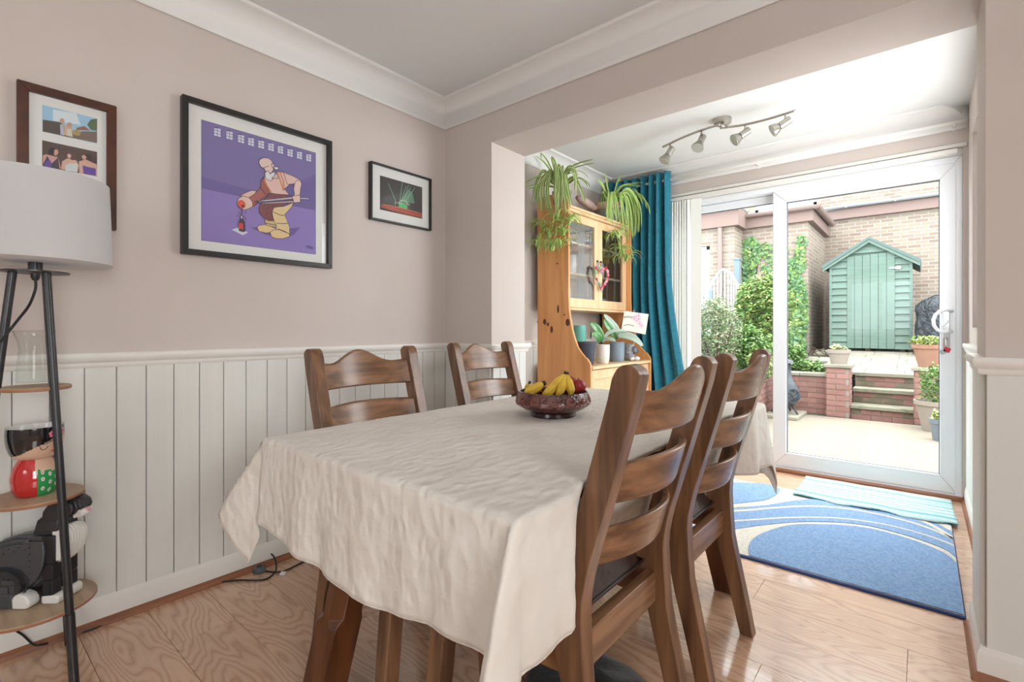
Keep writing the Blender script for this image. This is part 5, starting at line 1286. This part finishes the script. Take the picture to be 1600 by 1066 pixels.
for i,(yf,zt) in enumerate(((8.08,.02),(8.41,.22),(8.74,.42))):
    build('mortar_core',MB().box(-.755,yf+.034,ZG-.05,-.08,9.01,zt-.045),'mortar',parent=st_)
    brick_face(st_,-.752,yf+.03,1,0,.67,zt-.045-.15,2,ny=-1,stag=i,m2='mossy_brick')
    m=MB(); n_=14; P=[]
    for j in range(n_+1): P.append((-.755+.672*j/n_,yf-.008+.008*math.sin(j*2.3+i)))
    P+=[(-.083,yf+.36),(-.755,yf+.36)]
    m.prism(P,lambda a,b,t:(a,b,t),zt-.045,zt); build('tread',m,'paving_moss',parent=st_,bevel=.005)
# terrace slabs
tr=thing('terrace','stone slab terrace rising gently from the steps to the shed','paving',(0,9.8,.3))
def tz(y): return .42+(y-8.8)*.105
BS=None
build('base',MB().prism([(9.02,-.2),(11.6,-.2),(11.6,tz(11.6)-.04),(9.02,tz(9.02)-.04)],lambda a,b,t:(t,a,b),-1.62,3.0),'soil',parent=tr)
for r in range(6):
    for c in range(-4,8):
        x0=-.75+c*.46+(.0 if r%2 else .1); y0=8.80+r*.46
        if x0<-1.65: continue
        m=MB().obox((x0+.227,y0+.227,tz(y0+.227)-.02),(.2285,0,0),(0,.2285,.024),(0,0,.02)); build('slab',m,'paving_stone',parent=tr,bevel=.004)
tag(build('planting_bed',MB().box(-7,4.36,-.2,-1.955,10.3,.40).box(-1.955,8.32,-.2,-1.04,8.78,.40),'soil'),'dark soil bed behind the left retaining wall','flower bed')
tag(build('upper_yard',MB().box(-9,11.0,-.3,6,20,.50),'soil'),kind='structure')
# ---- house walls
YBW=13.2; XW=-1.70; YWF=10.95
hb=thing('neighbour_house','pale brick house behind the shed with white gutter and upper window','building',(1,15,.5))
build('ground_floor_wall',MB().box(XW,YBW,.3,6,YBW+.25,3.72),'house_brick',parent=hb)
build('fascia',MB().box(XW,YBW-.12,3.52,6,YBW,3.74),'fascia_brown',parent=hb,bevel=.004)
gt=[(math.cos(a)*.065,math.sin(a)*.065) for a in [PI+PI*i/8 for i in range(9)]]+[(math.cos(a)*.058,math.sin(a)*.058) for a in [2*PI-PI*i/8 for i in range(9)]]
g1=build('gutter',(lambda m:m.prism(gt,lambda a,b,t:(t,YBW-.19+a,3.80+b),XW-.1,6))(MB()),'gutter_white',parent=hb,auto=50)
for i in range(8): build('bracket',MB().box(-1.3+i*.85,YBW-.26,3.735,-1.27+i*.85,YBW-.12,3.76),'gutter_white',parent=g1)
build('lean_to_roof',MB().add([(XW,YBW-.16,3.80),(6,YBW-.16,3.80),(6,YBW+.9,4.05),(XW,YBW+.9,4.05),(XW,YBW-.16,3.78),(6,YBW-.16,3.78),(6,YBW+.9,4.0),(XW,YBW+.9,4.0)],[(0,1,2,3),(7,6,5,4),(0,4,5,1),(1,5,6,2),(2,6,7,3),(3,7,4,0)]),'roof_slate',parent=hb)
YU=YBW+.9
build('upper_wall',MB().box(-8,YU,3.5,-3.4,YU+.25,8).box(-2.0,YU,3.5,6,YU+.25,8).box(-3.4,YU,3.5,-2.0,YU+.25,4.15).box(-3.4,YU,5.5,-2.0,YU+.25,8),'house_brick',parent=hb)
m=MB()
for a,b,c,d in ((-3.4,-3.33,4.15,5.5),(-2.07,-2.0,4.15,5.5),(-2.73,-2.67,4.15,5.5),(-3.4,-2.0,4.15,4.22),(-3.4,-2.0,5.43,5.5)): m.box(a,YU+.02,c,b,YU+.1,d)
f_=build('window',m,'white_paint',parent=hb); mat('far_glass',(188,204,214),.1); build('pane',MB().box(-3.33,YU+.05,4.22,-2.07,YU+.06,5.43),'far_glass',parent=f_)
# wing with ivy
wg=thing('house_wing','single-storey brick wing with brown fascia and gutters, ivy on its wall','building',(-3.5,12,.4))
ZE=3.16
build('brick_wall',MB().box(-7,YWF,.2,XW,YBW,ZE),'house_brick',parent=wg)
PWX=-2.88; YP=10.35
build('projecting_wall',(lambda m:m.box(-3.36,YP,.2,PWX,YWF,ZE).box(-7,YP,.2,-4.3,YWF,ZE).box(-4.3,YP,2.78,-3.36,YWF,ZE).box(-4.3,YP,.2,-3.36,YWF,.62))(MB()),'house_brick',parent=wg)
build('fascia',MB().box(PWX,YWF-.10,ZE-.02,XW+.10,YWF,ZE+.20).box(XW,YWF,ZE-.02,XW+.10,YBW-.12,ZE+.20),'fascia_brown',parent=wg,bevel=.004)
build('fascia',MB().box(-7,YP-.10,ZE-.04,PWX+.10,YP,ZE+.30).box(PWX,YP,ZE-.04,PWX+.10,YWF-.1,ZE+.30),'fascia_brown',parent=wg,bevel=.004)
gb=build('gutter',(lambda m:(m.prism(gt,lambda a,b,t:(t,YWF-.17+a,ZE+.24+b),PWX+.1,XW+.23),m.prism(gt,lambda a,b,t:(XW+.17+a,t,ZE+.24+b),YWF-.23,YBW-.3)))(MB()) or None,'gutter_brown',parent=wg) if False else None
m=MB(); m.prism(gt,lambda a,b,t:(t,YWF-.17+a,ZE+.24+b),PWX+.1,XW+.23); m.prism(gt,lambda a,b,t:(XW+.17+a,t,ZE+.24+b),YWF-.23,YBW-.3); build('gutter',m,'gutter_brown',parent=wg,auto=50)
m=MB(); m.prism(gt,lambda a,b,t:(t,YP-.17+a,ZE+.34+b),-7,PWX+.23); build('gutter',m,'gutter_white',parent=wg,auto=50)
build('flat_roof',MB().box(-7,YWF-.12,ZE+.2,XW+.1,YBW+.2,ZE+.27).box(-7,YP-.12,ZE+.30,PWX+.1,YWF,ZE+.34),'roof_slate',parent=wg)
p=ony(1125,400,YP-.06); build('downpipe',MB().tube([(p[0],YP-.06,.4),(p[0],YP-.06,ZE-.05)],.045,14).tube([(p[0],YP-.06,1.95),(p[0],YP-.06,2.0)],.055,14),'gutter_brown',parent=wg,auto=40)
m=MB(); fx0=-4.3
for a,b,c,d in ((-4.3,-4.22,.62,2.78),(-3.44,-3.36,.62,2.78),(-4.3,-3.36,2.70,2.78),(-4.3,-3.36,.62,.72),(-3.86,-3.80,.62,2.78)): m.box(a,YP+.03,c,b,YP+.12,d)
f_=build('window',m,'white_paint',parent=wg,bevel=.005); build('pane',MB().box(-4.22,YP+.07,.72,-3.44,YP+.08,2.70),'far_glass',parent=f_)
# ---- shed
SY=11.0; sx0,sx1=-1.352,-.128; sc_=(sx0+sx1)/2; sz0=.70; sze=2.30; szp=2.68
sd=thing('garden_shed','green painted timber garden shed with apex roof at the end of the terrace','shed',(sc_,SY+.9,.64))
def top_at(x): return sze+(szp-sze)*(1-abs(x-sc_)/((sx1-sx0)/2))
z=sz0; dL,dR=-1.075,-.37; i=0
while z<szp:
    z1=z+.125
    for a,b in ((sx0+.02,dL),(dR,sx1-.02)) if z<2.38 else ((sx0+.02,sx1-.02),):
        P=[(a,z),(b,z),(b,min(z1,top_at(b))),( (sc_ if a<sc_<b else b),min(z1,top_at(sc_ if a<sc_<b else b))),(a,min(z1,top_at(a)))]
        if z>sze-.125:
            # clip the slanting ends under the roof
            zt=min(z1,szp-.01); hw_=lambda zz:(sx1-sx0)/2*(1-max(0,zz-sze)/(szp-sze))
            a0=max(a,sc_-hw_(z)); b0=min(b,sc_+hw_(z)); a1=max(a,sc_-hw_(zt)); b1=min(b,sc_+hw_(zt))
            if b0-a0<.03: continue
            P=[(a0,z),(b0,z),(max(b1,a0+.01),zt),(a1,zt)]
        else: P=[(a,z),(b,z),(b,z1),(a,z1)]
        n_=len(P); vs=[(x_,SY-(.034 if zz<z+.02 else .002),zz) for x_,zz in P]+[(x_,SY+.012,zz) for x_,zz in P]
        build('weatherboard',MB().add(vs,[tuple(range(n_)),tuple(range(n_,2*n_))[::-1]]+[(k,(k+1)%n_,n_+(k+1)%n_,n_+k) for k in range(n_)]),'shed_green',parent=sd)
    z=z1; i+=1
build('carcass',(lambda m:m.prism([(sx0+.02,sz0),(sx1-.02,sz0),(sx1-.02,sze),(sc_,szp-.01),(sx0+.02,sze)],lambda a,b,t:(a,t,b),SY+.012,SY+1.8))(MB()),'shed_green',parent=sd)
for x in (sx0,sx1-.045): build('corner_post',MB().box(x,SY-.028,sz0,x+.045,SY+.02,sze),'shed_green',parent=sd,bevel=.003)
dz=build('door',MB().box(dL,SY-.02,sz0+.01,dR,SY-.006,2.40),'shed_green',parent=sd)
for k in range(6): w_=(dR-dL)/6; build('plank',MB().box(dL+k*w_+.003,SY-.036,sz0+.005,dL+(k+1)*w_-.003,SY-.020,2.40+.03*(k/6)),'shed_green',parent=dz,bevel=.003)
for (x0_,x1_) in ((-.43,-.33),): 
    build('hasp',MB().box(-.45,SY-.05,2.13,-.36,SY-.036,2.15).box(-.36,SY-.05,2.115,-.29,SY-.03,2.165).tube([(-.33,SY-.06,2.14),(-.33,SY-.04,2.14)],.03,12),'chrome',parent=dz)
for s in (-1,1):
    e=(sc_+s*((sx1-sx0)/2+.10),sze-.065); pk=(sc_,szp+.035); d=Vector((e[0]-pk[0],e[1]-pk[1])).normalized(); n2=Vector((-d.y,d.x))*(s); n2=n2 if n2.y>0 else -n2
    P=[(pk[0],pk[1]-.03),(e[0],e[1]-.03),(e[0]+n2.x*.03,e[1]+n2.y*.03-.0),(pk[0],pk[1]+.015)]
    build('roof_panel',(lambda m:m.prism(P,lambda a,b,t:(a,t,b),SY-.10,SY+1.9))(MB()),'shed_roof',parent=sd)
    P=[(pk[0],pk[1]-.09),(e[0],e[1]-.09),(e[0],e[1]-.028),(pk[0],pk[1]-.028)]
    build('bargeboard',(lambda m:m.prism(P,lambda a,b,t:(a,t,b),SY-.085,SY-.062))(MB()),'shed_green',parent=sd)
for x in (-1.3,-.80,-.30,-.18): build('bearer',MB().box(x,SY+.0,.55,x+.07,SY+1.8,sz0),'bark',parent=sd)
# ---- chiminea on its slab
sl_=tag(build('paving_slab',MB().box(-1.66,7.30,ZG,-1.25,7.98,ZG+.045),'paving_stone',bevel=.006),'pale stone slab on the deck under the iron chiminea','slab')
CHX=atx(1229,-1.45); cx_,cy_=CHX[0],CHX[1]-.02
ch=thing('chiminea','grey cast iron chiminea on three legs in the corner of the deck','chiminea',(cx_,cy_,ZG+.045))
build('body',MB().lathe([(.001,.13),(.08,.14),(.14,.20),(.165,.29),(.155,.37),(.11,.46),(.075,.52),(.06,.60),(.058,.72),(.066,.72),(.001,.72)],28,(cx_,cy_,ZG)),'iron_grey',parent=ch,smooth=True)
build('cap',MB().lathe([(.10,.735),(.075,.77),(.001,.80)],24,(cx_,cy_,ZG)).lathe([(.001,.728),(.10,.735)],24,(cx_,cy_,ZG)),'iron_grey',parent=ch,auto=40)
d=Vector((.62,-.78,0)).normalized()
mo=Vector((cx_,cy_,ZG+.30))+d*.15
build('mouth',MB().tube([mo-d*.06,mo+d*.01,mo+d*.03],[.085,.098,.10],24),'iron_grey',parent=ch,auto=40)
build('mesh_door',MB().tube([mo+d*.031,mo+d*.036],.086,24),'cover_black',parent=ch,auto=40)
for a in (-.6,1.5,3.6): build('leg',MB().tube([(cx_+.08*math.cos(a),cy_+.08*math.sin(a),ZG+.17),(cx_+.14*math.cos(a),cy_+.14*math.sin(a),ZG+.11),(cx_+.19*math.cos(a),cy_+.19*math.sin(a),ZG+.05)],[.016,.013,.013],8),'iron_grey',parent=ch,smooth=True)
# ---- leafy things
def leaves(m,c,R,n_,size,rnd,mi=0,flat=1.0,surf=.35,thick=None,nm=1):
    for k in range(n_):
        while True:
            v=Vector((rnd.uniform(-1,1),rnd.uniform(-1,1),rnd.uniform(-1,1)))
            if surf<v.length<1: break
        wob=.8+.35*noise.noise(v*1.7+Vector((c[0],c[1],c[2])))
        p=Vector((c[0]+v.x*R[0]*wob,c[1]+v.y*R[1]*wob,c[2]+v.z*R[2]*wob))
        a=Vector((rnd.uniform(-1,1),rnd.uniform(-1,1),rnd.uniform(-.6,.6))).normalized(); b=a.cross(Vector((rnd.uniform(-1,1),rnd.uniform(-1,1),1.2))).normalized()
        s=size*rnd.uniform(.6,1.3); m.add([p-a*s,p-b*s*.45,p+a*s,p+b*s*.45],[(0,1,2,3)],mi if nm==1 else rnd.randrange(nm))
def shrub(name,label,c,R,n_,size,mats,seed,zb,cat='shrub',stem=.02):
    rnd=random.Random(seed); t=thing(name,label,cat,(c[0],c[1],zb)); m=MB()
    leaves(m,c,R,n_,size,rnd,nm=len(mats)); 
    for k in range(int(n_/260)):
        v=Vector((rnd.gauss(0,1),rnd.gauss(0,1),rnd.gauss(0,1))).normalized()*.72
        leaves(m,(c[0]+v.x*R[0],c[1]+v.y*R[1],c[2]+v.z*R[2]),(R[0]*.36,R[1]*.36,R[2]*.36),130,size,rnd,nm=len(mats),surf=.3)
    tag(build('foliage',m,mats,parent=t,recalc=False),kind='stuff')
    m=MB()
    for k in range(6):
        a=k*1.05; m.tube([(c[0]+.03*math.cos(a),c[1]+.03*math.sin(a),zb),(c[0]+R[0]*.3*math.cos(a),c[1]+R[1]*.3*math.sin(a),(zb+c[2])/2),(c[0]+R[0]*.6*math.cos(a),c[1]+R[1]*.6*math.sin(a),c[2]+R[2]*.3)],[stem,stem*.7,stem*.3],5)
    build('stem',m,'bark',parent=t); return t
def gp(u,v,y): p=ony(u,v,y); return p
p=gp(1190,492,8.9); shrub('leafy_shrub','tall bright green shrub in the bed in front of the brick wing','x' and (p[0],p[1],p[2]) if False else (p[0],p[1],p[2]),(.52,.45,.78),5200,.042,['leaf_a','leaf_b','leaf_a'],1,.40) if False else None
def S2(u,v,y,R,n_,sz,mats,seed,label,name='leafy_shrub'):
    p=gp(u,v,y); shrub(name,label,p,R,n_,sz,mats,seed,.40)
S2(1192,482,8.9,(.50,.45,.62),5200,.040,['leaf_a','leaf_b','leaf_a','leaf_y'],1,'tall bright yellow-green shrub in front of the brick wing')
S2(1172,545,8.2,(.36,.4,.42),3600,.034,['leaf_b','leaf_a'],2,'rounded mid-green shrub below the tall bright one')
S2(1118,520,7.4,(.42,.5,.62),4600,.026,['leaf_c','leaf_b','leaf_c'],3,'feathery grey-green and pinkish shrub beside the white blind','feathery_shrub')
S2(1124,585,6.6,(.16,.4,.24),2400,.030,['leaf_y','leaf_b','leaf_a'],4,'low yellow-green plant at the front of the bed')
S2(1188,570,7.4,(.18,.4,.22),2400,.030,['leaf_y','leaf_a','leaf_c'],5,'low pale leafy plant behind the side retaining wall, right of the feathery shrub')
S2(1225,560,9.0,(.35,.3,.30),2400,.032,['leaf_b','leaf_a'],6,'green grassy clump at the foot of the ivy','leafy_clump')
S2(1262,575,8.65,(.30,.22,.15),1500,.030,['leaf_a','leaf_b'],7,'low ground-cover plant above the front retaining wall','ground_cover')
# ivy over the wing wall
rnd=random.Random(9); m=MB(); t=thing('ivy','dark green ivy climbing the front wall of the brick wing','ivy',(-2.1,YWF-.1,.42))
for (u,v,ru,rv_,n_,dep) in ((1248,490,13,60,900,.30),(1243,540,16,40,900,.30),(1235,440,12,36,260,.12),(1172,395,16,24,330,.10),(1165,425,14,30,330,.10),(1200,460,34,12,360,.10),(1250,405,8,24,120,.10),(1205,392,30,12,90,.05),(1252,378,8,14,50,.05),(1215,420,26,18,70,.04)):
    for k in range(n_):
        a=rnd.uniform(0,2*PI); r=rnd.random()**.5; p=Vector(ony(u+ru*r*math.cos(a),v+rv_*r*math.sin(a),YWF-.02-dep*rnd.random()*(1-r*.7)))
        ax=Vector((rnd.uniform(-1,1),rnd.uniform(-.5,.5),rnd.uniform(-1,1))).normalized(); b=ax.cross(Vector((rnd.uniform(-.5,.5),-1,rnd.uniform(-.2,.8)))).normalized(); s=.045*rnd.uniform(.6,1.3)
        m.add([p-ax*s,p-b*s*.7,p+ax*s,p+b*s*.7],[(0,1,2,3)],rnd.randrange(3))
tag(build('foliage',m,['leaf_ivy','leaf_ivy','leaf_a'],parent=t,recalc=False),kind='stuff')
m=MB()
for u,v0,v1 in ((1246,555,430),(1240,555,400),(1180,470,385),(1215,470,400)):
    m.tube([ony(u+4*math.sin(i*1.7),v0+(v1-v0)*i/8,YWF-.012) for i in range(9)],.012,5)
build('stem',m,'bark',parent=t)
# ---- pots and planters
def flowerpot(label,x,y,z,r0,r1,h,m_,plant=None,name='flowerpot',rim=.05,seed=0):
    t=thing(name,label,'pot',(x,y,z)); 
    build('pot',MB().lathe([(.001,0),(r0,0),(r1*.92,h-rim),(r1,h-rim),(r1*1.02,h),(r1*.93,h),(r1*.88,h-rim),(.001,h-rim)],36,(x,y,z)),m_,parent=t,auto=40)
    build('compost',MB().lathe([(.001,h-rim*.8),(r1*.88,h-rim*.8)],24,(x,y,z)),'soil',parent=t)
    if plant:
        mats,R,n_,sz,zc=plant; m=MB(); leaves(m,(x,y,z+h+zc),R,n_,sz,random.Random(seed),nm=len(mats)); tag(build('foliage',m,mats,parent=t,recalc=False),kind='stuff')
zc1=ZG+.675+.045
flowerpot('small beige flowerpot on the left step pier',-.89,8.16,zc1,.095,.135,.20,'pot_beige',(['leaf_c','leaf_y'],(.12,.1,.07),90,.03,.02),seed=3)
flowerpot('large terracotta flowerpot with yellow-green trailing plant on the right step pier',.085,8.17,zc1,.125,.195,.29,'terracotta',(['leaf_y','leaf_a','leaf_y'],(.27,.22,.11),520,.034,.03),seed=4)
m=MB(); rnd=random.Random(8)
flowerpot('large beige urn-shaped pot with feathery green plant at the foot of the right pier',.12,7.62,ZG,.12,.20,.36,'pot_beige',(['leaf_a','leaf_b'],(.20,.18,.30),900,.026,.20),seed=5)
flowerpot('zinc bucket planter with pale leaves in front of the beige urn',.17,7.02,ZG,.085,.115,.235,'zinc',(['leaf_y','leaf_a'],(.12,.10,.08),160,.03,.03),seed=6)
# ---- covered barbecue
m=MB(); n_=30; vs=[];fs=[]; bx,by=.30,10.75
for j in range(15):
    f=j/14; z=.60+1.02*f; 
    for i in range(n_):
        a=2*PI*i/n_; k=(1-.12*f-.6*max(0,f-.88)/.12*.8); wv=1+.06*math.sin(7*a+3*f)+.05*math.sin(13*a-5*f)+.04*noise.noise(Vector((3*math.cos(a),3*math.sin(a),f*5)))
        sx_=abs(math.cos(a))**.6*(1 if math.cos(a)>0 else -1); sy_=abs(math.sin(a))**.6*(1 if math.sin(a)>0 else -1)
        vs.append((bx+.40*sx_*k*wv,by+.28*sy_*k*wv,z+.05*math.sin(a*2)*(f>.9)-.10*(math.cos(a)<-.2)*max(0,f-.6)))
for j in range(14):
    for i in range(n_): fs.append((j*n_+i,j*n_+(i+1)%n_,(j+1)*n_+(i+1)%n_,(j+1)*n_+i))
fs.append(tuple(range(14*n_,15*n_))); fs.append(tuple(range(n_))[::-1])
tag(build('covered_barbecue',MB().add(vs,fs),'cover_black',smooth=True),'barbecue under a creased black cover to the right of the shed','barbecue')
# ---- white garden bench with arched back, post and trellis behind the shrubs
bn=thing('garden_bench','white garden bench with arched slatted back among the shrubs','bench',(*ony(1128,480,9.3)[:2],.40))
def bz(u,v): return Vector(ony(u,v,9.3))
A0,A1,TP=bz(1112,452),bz(1148,446),bz(1130,420)
arc=smooth_pts([bz(1108,455),bz(1116,438),bz(1127,423),bz(1138,424),bz(1147,436),bz(1153,450)],4)
build('back_rail',MB().tube(arc,.028,8),'white_paint',parent=bn,smooth=True)
for i in range(9):
    p=arc[2+i*2]; build('slat',MB().box(p.x-.012,p.y-.01,1.15,p.x+.012,p.y+.01,p.z),'white_paint',parent=bn)
build('seat',MB().box(arc[0].x-.1,8.95,.82,arc[-1].x+.1,9.36,.86).box(arc[0].x-.1,9.28,1.12,arc[-1].x+.1,9.32,1.17),'white_paint',parent=bn)
for x in (arc[0].x,arc[-1].x):
    for y_ in (8.98,9.3): build('leg',MB().box(x-.03,y_-.03,.40,x+.03,y_+.03,.86 if y_<9 else p.z*.0+1.5),'white_paint',parent=bn)
p=ony(1152,418,9.9); tag(build('post',MB().box(p[0]-.05,9.85,.40,p[0]+.05,9.95,p[2]+.14).box(p[0]-.065,9.835,p[2]+.14,p[0]+.065,9.965,p[2]+.17),'grey_paint'),'blue-grey painted post in front of the ivy-clad wall','post')
tl=thing('trellis','pale blue-grey diamond trellis at the left end of the bed','trellis',(*ony(1098,470,8.6)[:2],.40))
p0=ony(1086,470,8.6); p1=ony(1113,470,8.6)
build('frame',MB().box(p1[0]-.05,8.58,.40,p1[0],8.63,1.72).box(p0[0]-.4,8.58,.40,p0[0]-.35,8.63,1.72).box(p0[0]-.4,8.58,.9,p1[0],8.62,.95),'grey_paint',parent=tl)
for i in range(10):
    x=p0[0]-.35+i*(p1[0]-p0[0]+.3)/9
    build('slat',MB().tube([(x,8.6,.95),(x+.10*math.sin(i*1.3)+.05,8.6,1.66-.25*abs(math.sin(i*.8)))],.011,5),'grey_paint',parent=tl)
# fallen twigs by the wing
m=MB(); rnd=random.Random(2)
for k in range(10):
    p=Vector((-1.45+rnd.uniform(-.2,.2),10.3+rnd.uniform(-.4,.4),tz(10.4)+.02)); d=Vector((rnd.uniform(-1,1),rnd.uniform(-1,1),rnd.uniform(0,.35))).normalized()*.25; m.tube([p-d*.9,p+d],.008,5)
tag(build('twigs',m,'bark'),'loose dry twigs on the terrace by the wing','twigs',kind='stuff')
# ---- shared group phrases for the repeated things
GR={'apple':'apples in the fruit bowl','banana':'loose bananas in the fruit bowl','leafy_shrub':'shrubs in the left garden bed','flowerpot':'planted pots by the garden steps',
    'retaining_wall':'low brick retaining walls round the deck','brick_pier':'brick piers beside the garden steps','orchid':'potted orchids on the dresser counter',
    'spider_plant':'spider plants on top of the dresser','glassware':'glassware inside the dresser'}
for o in list(S.collection.objects):
    if o.parent is None and o.get('label') and o.name.split('.')[0] in GR: o['group']=GR[o.name.split('.')[0]]
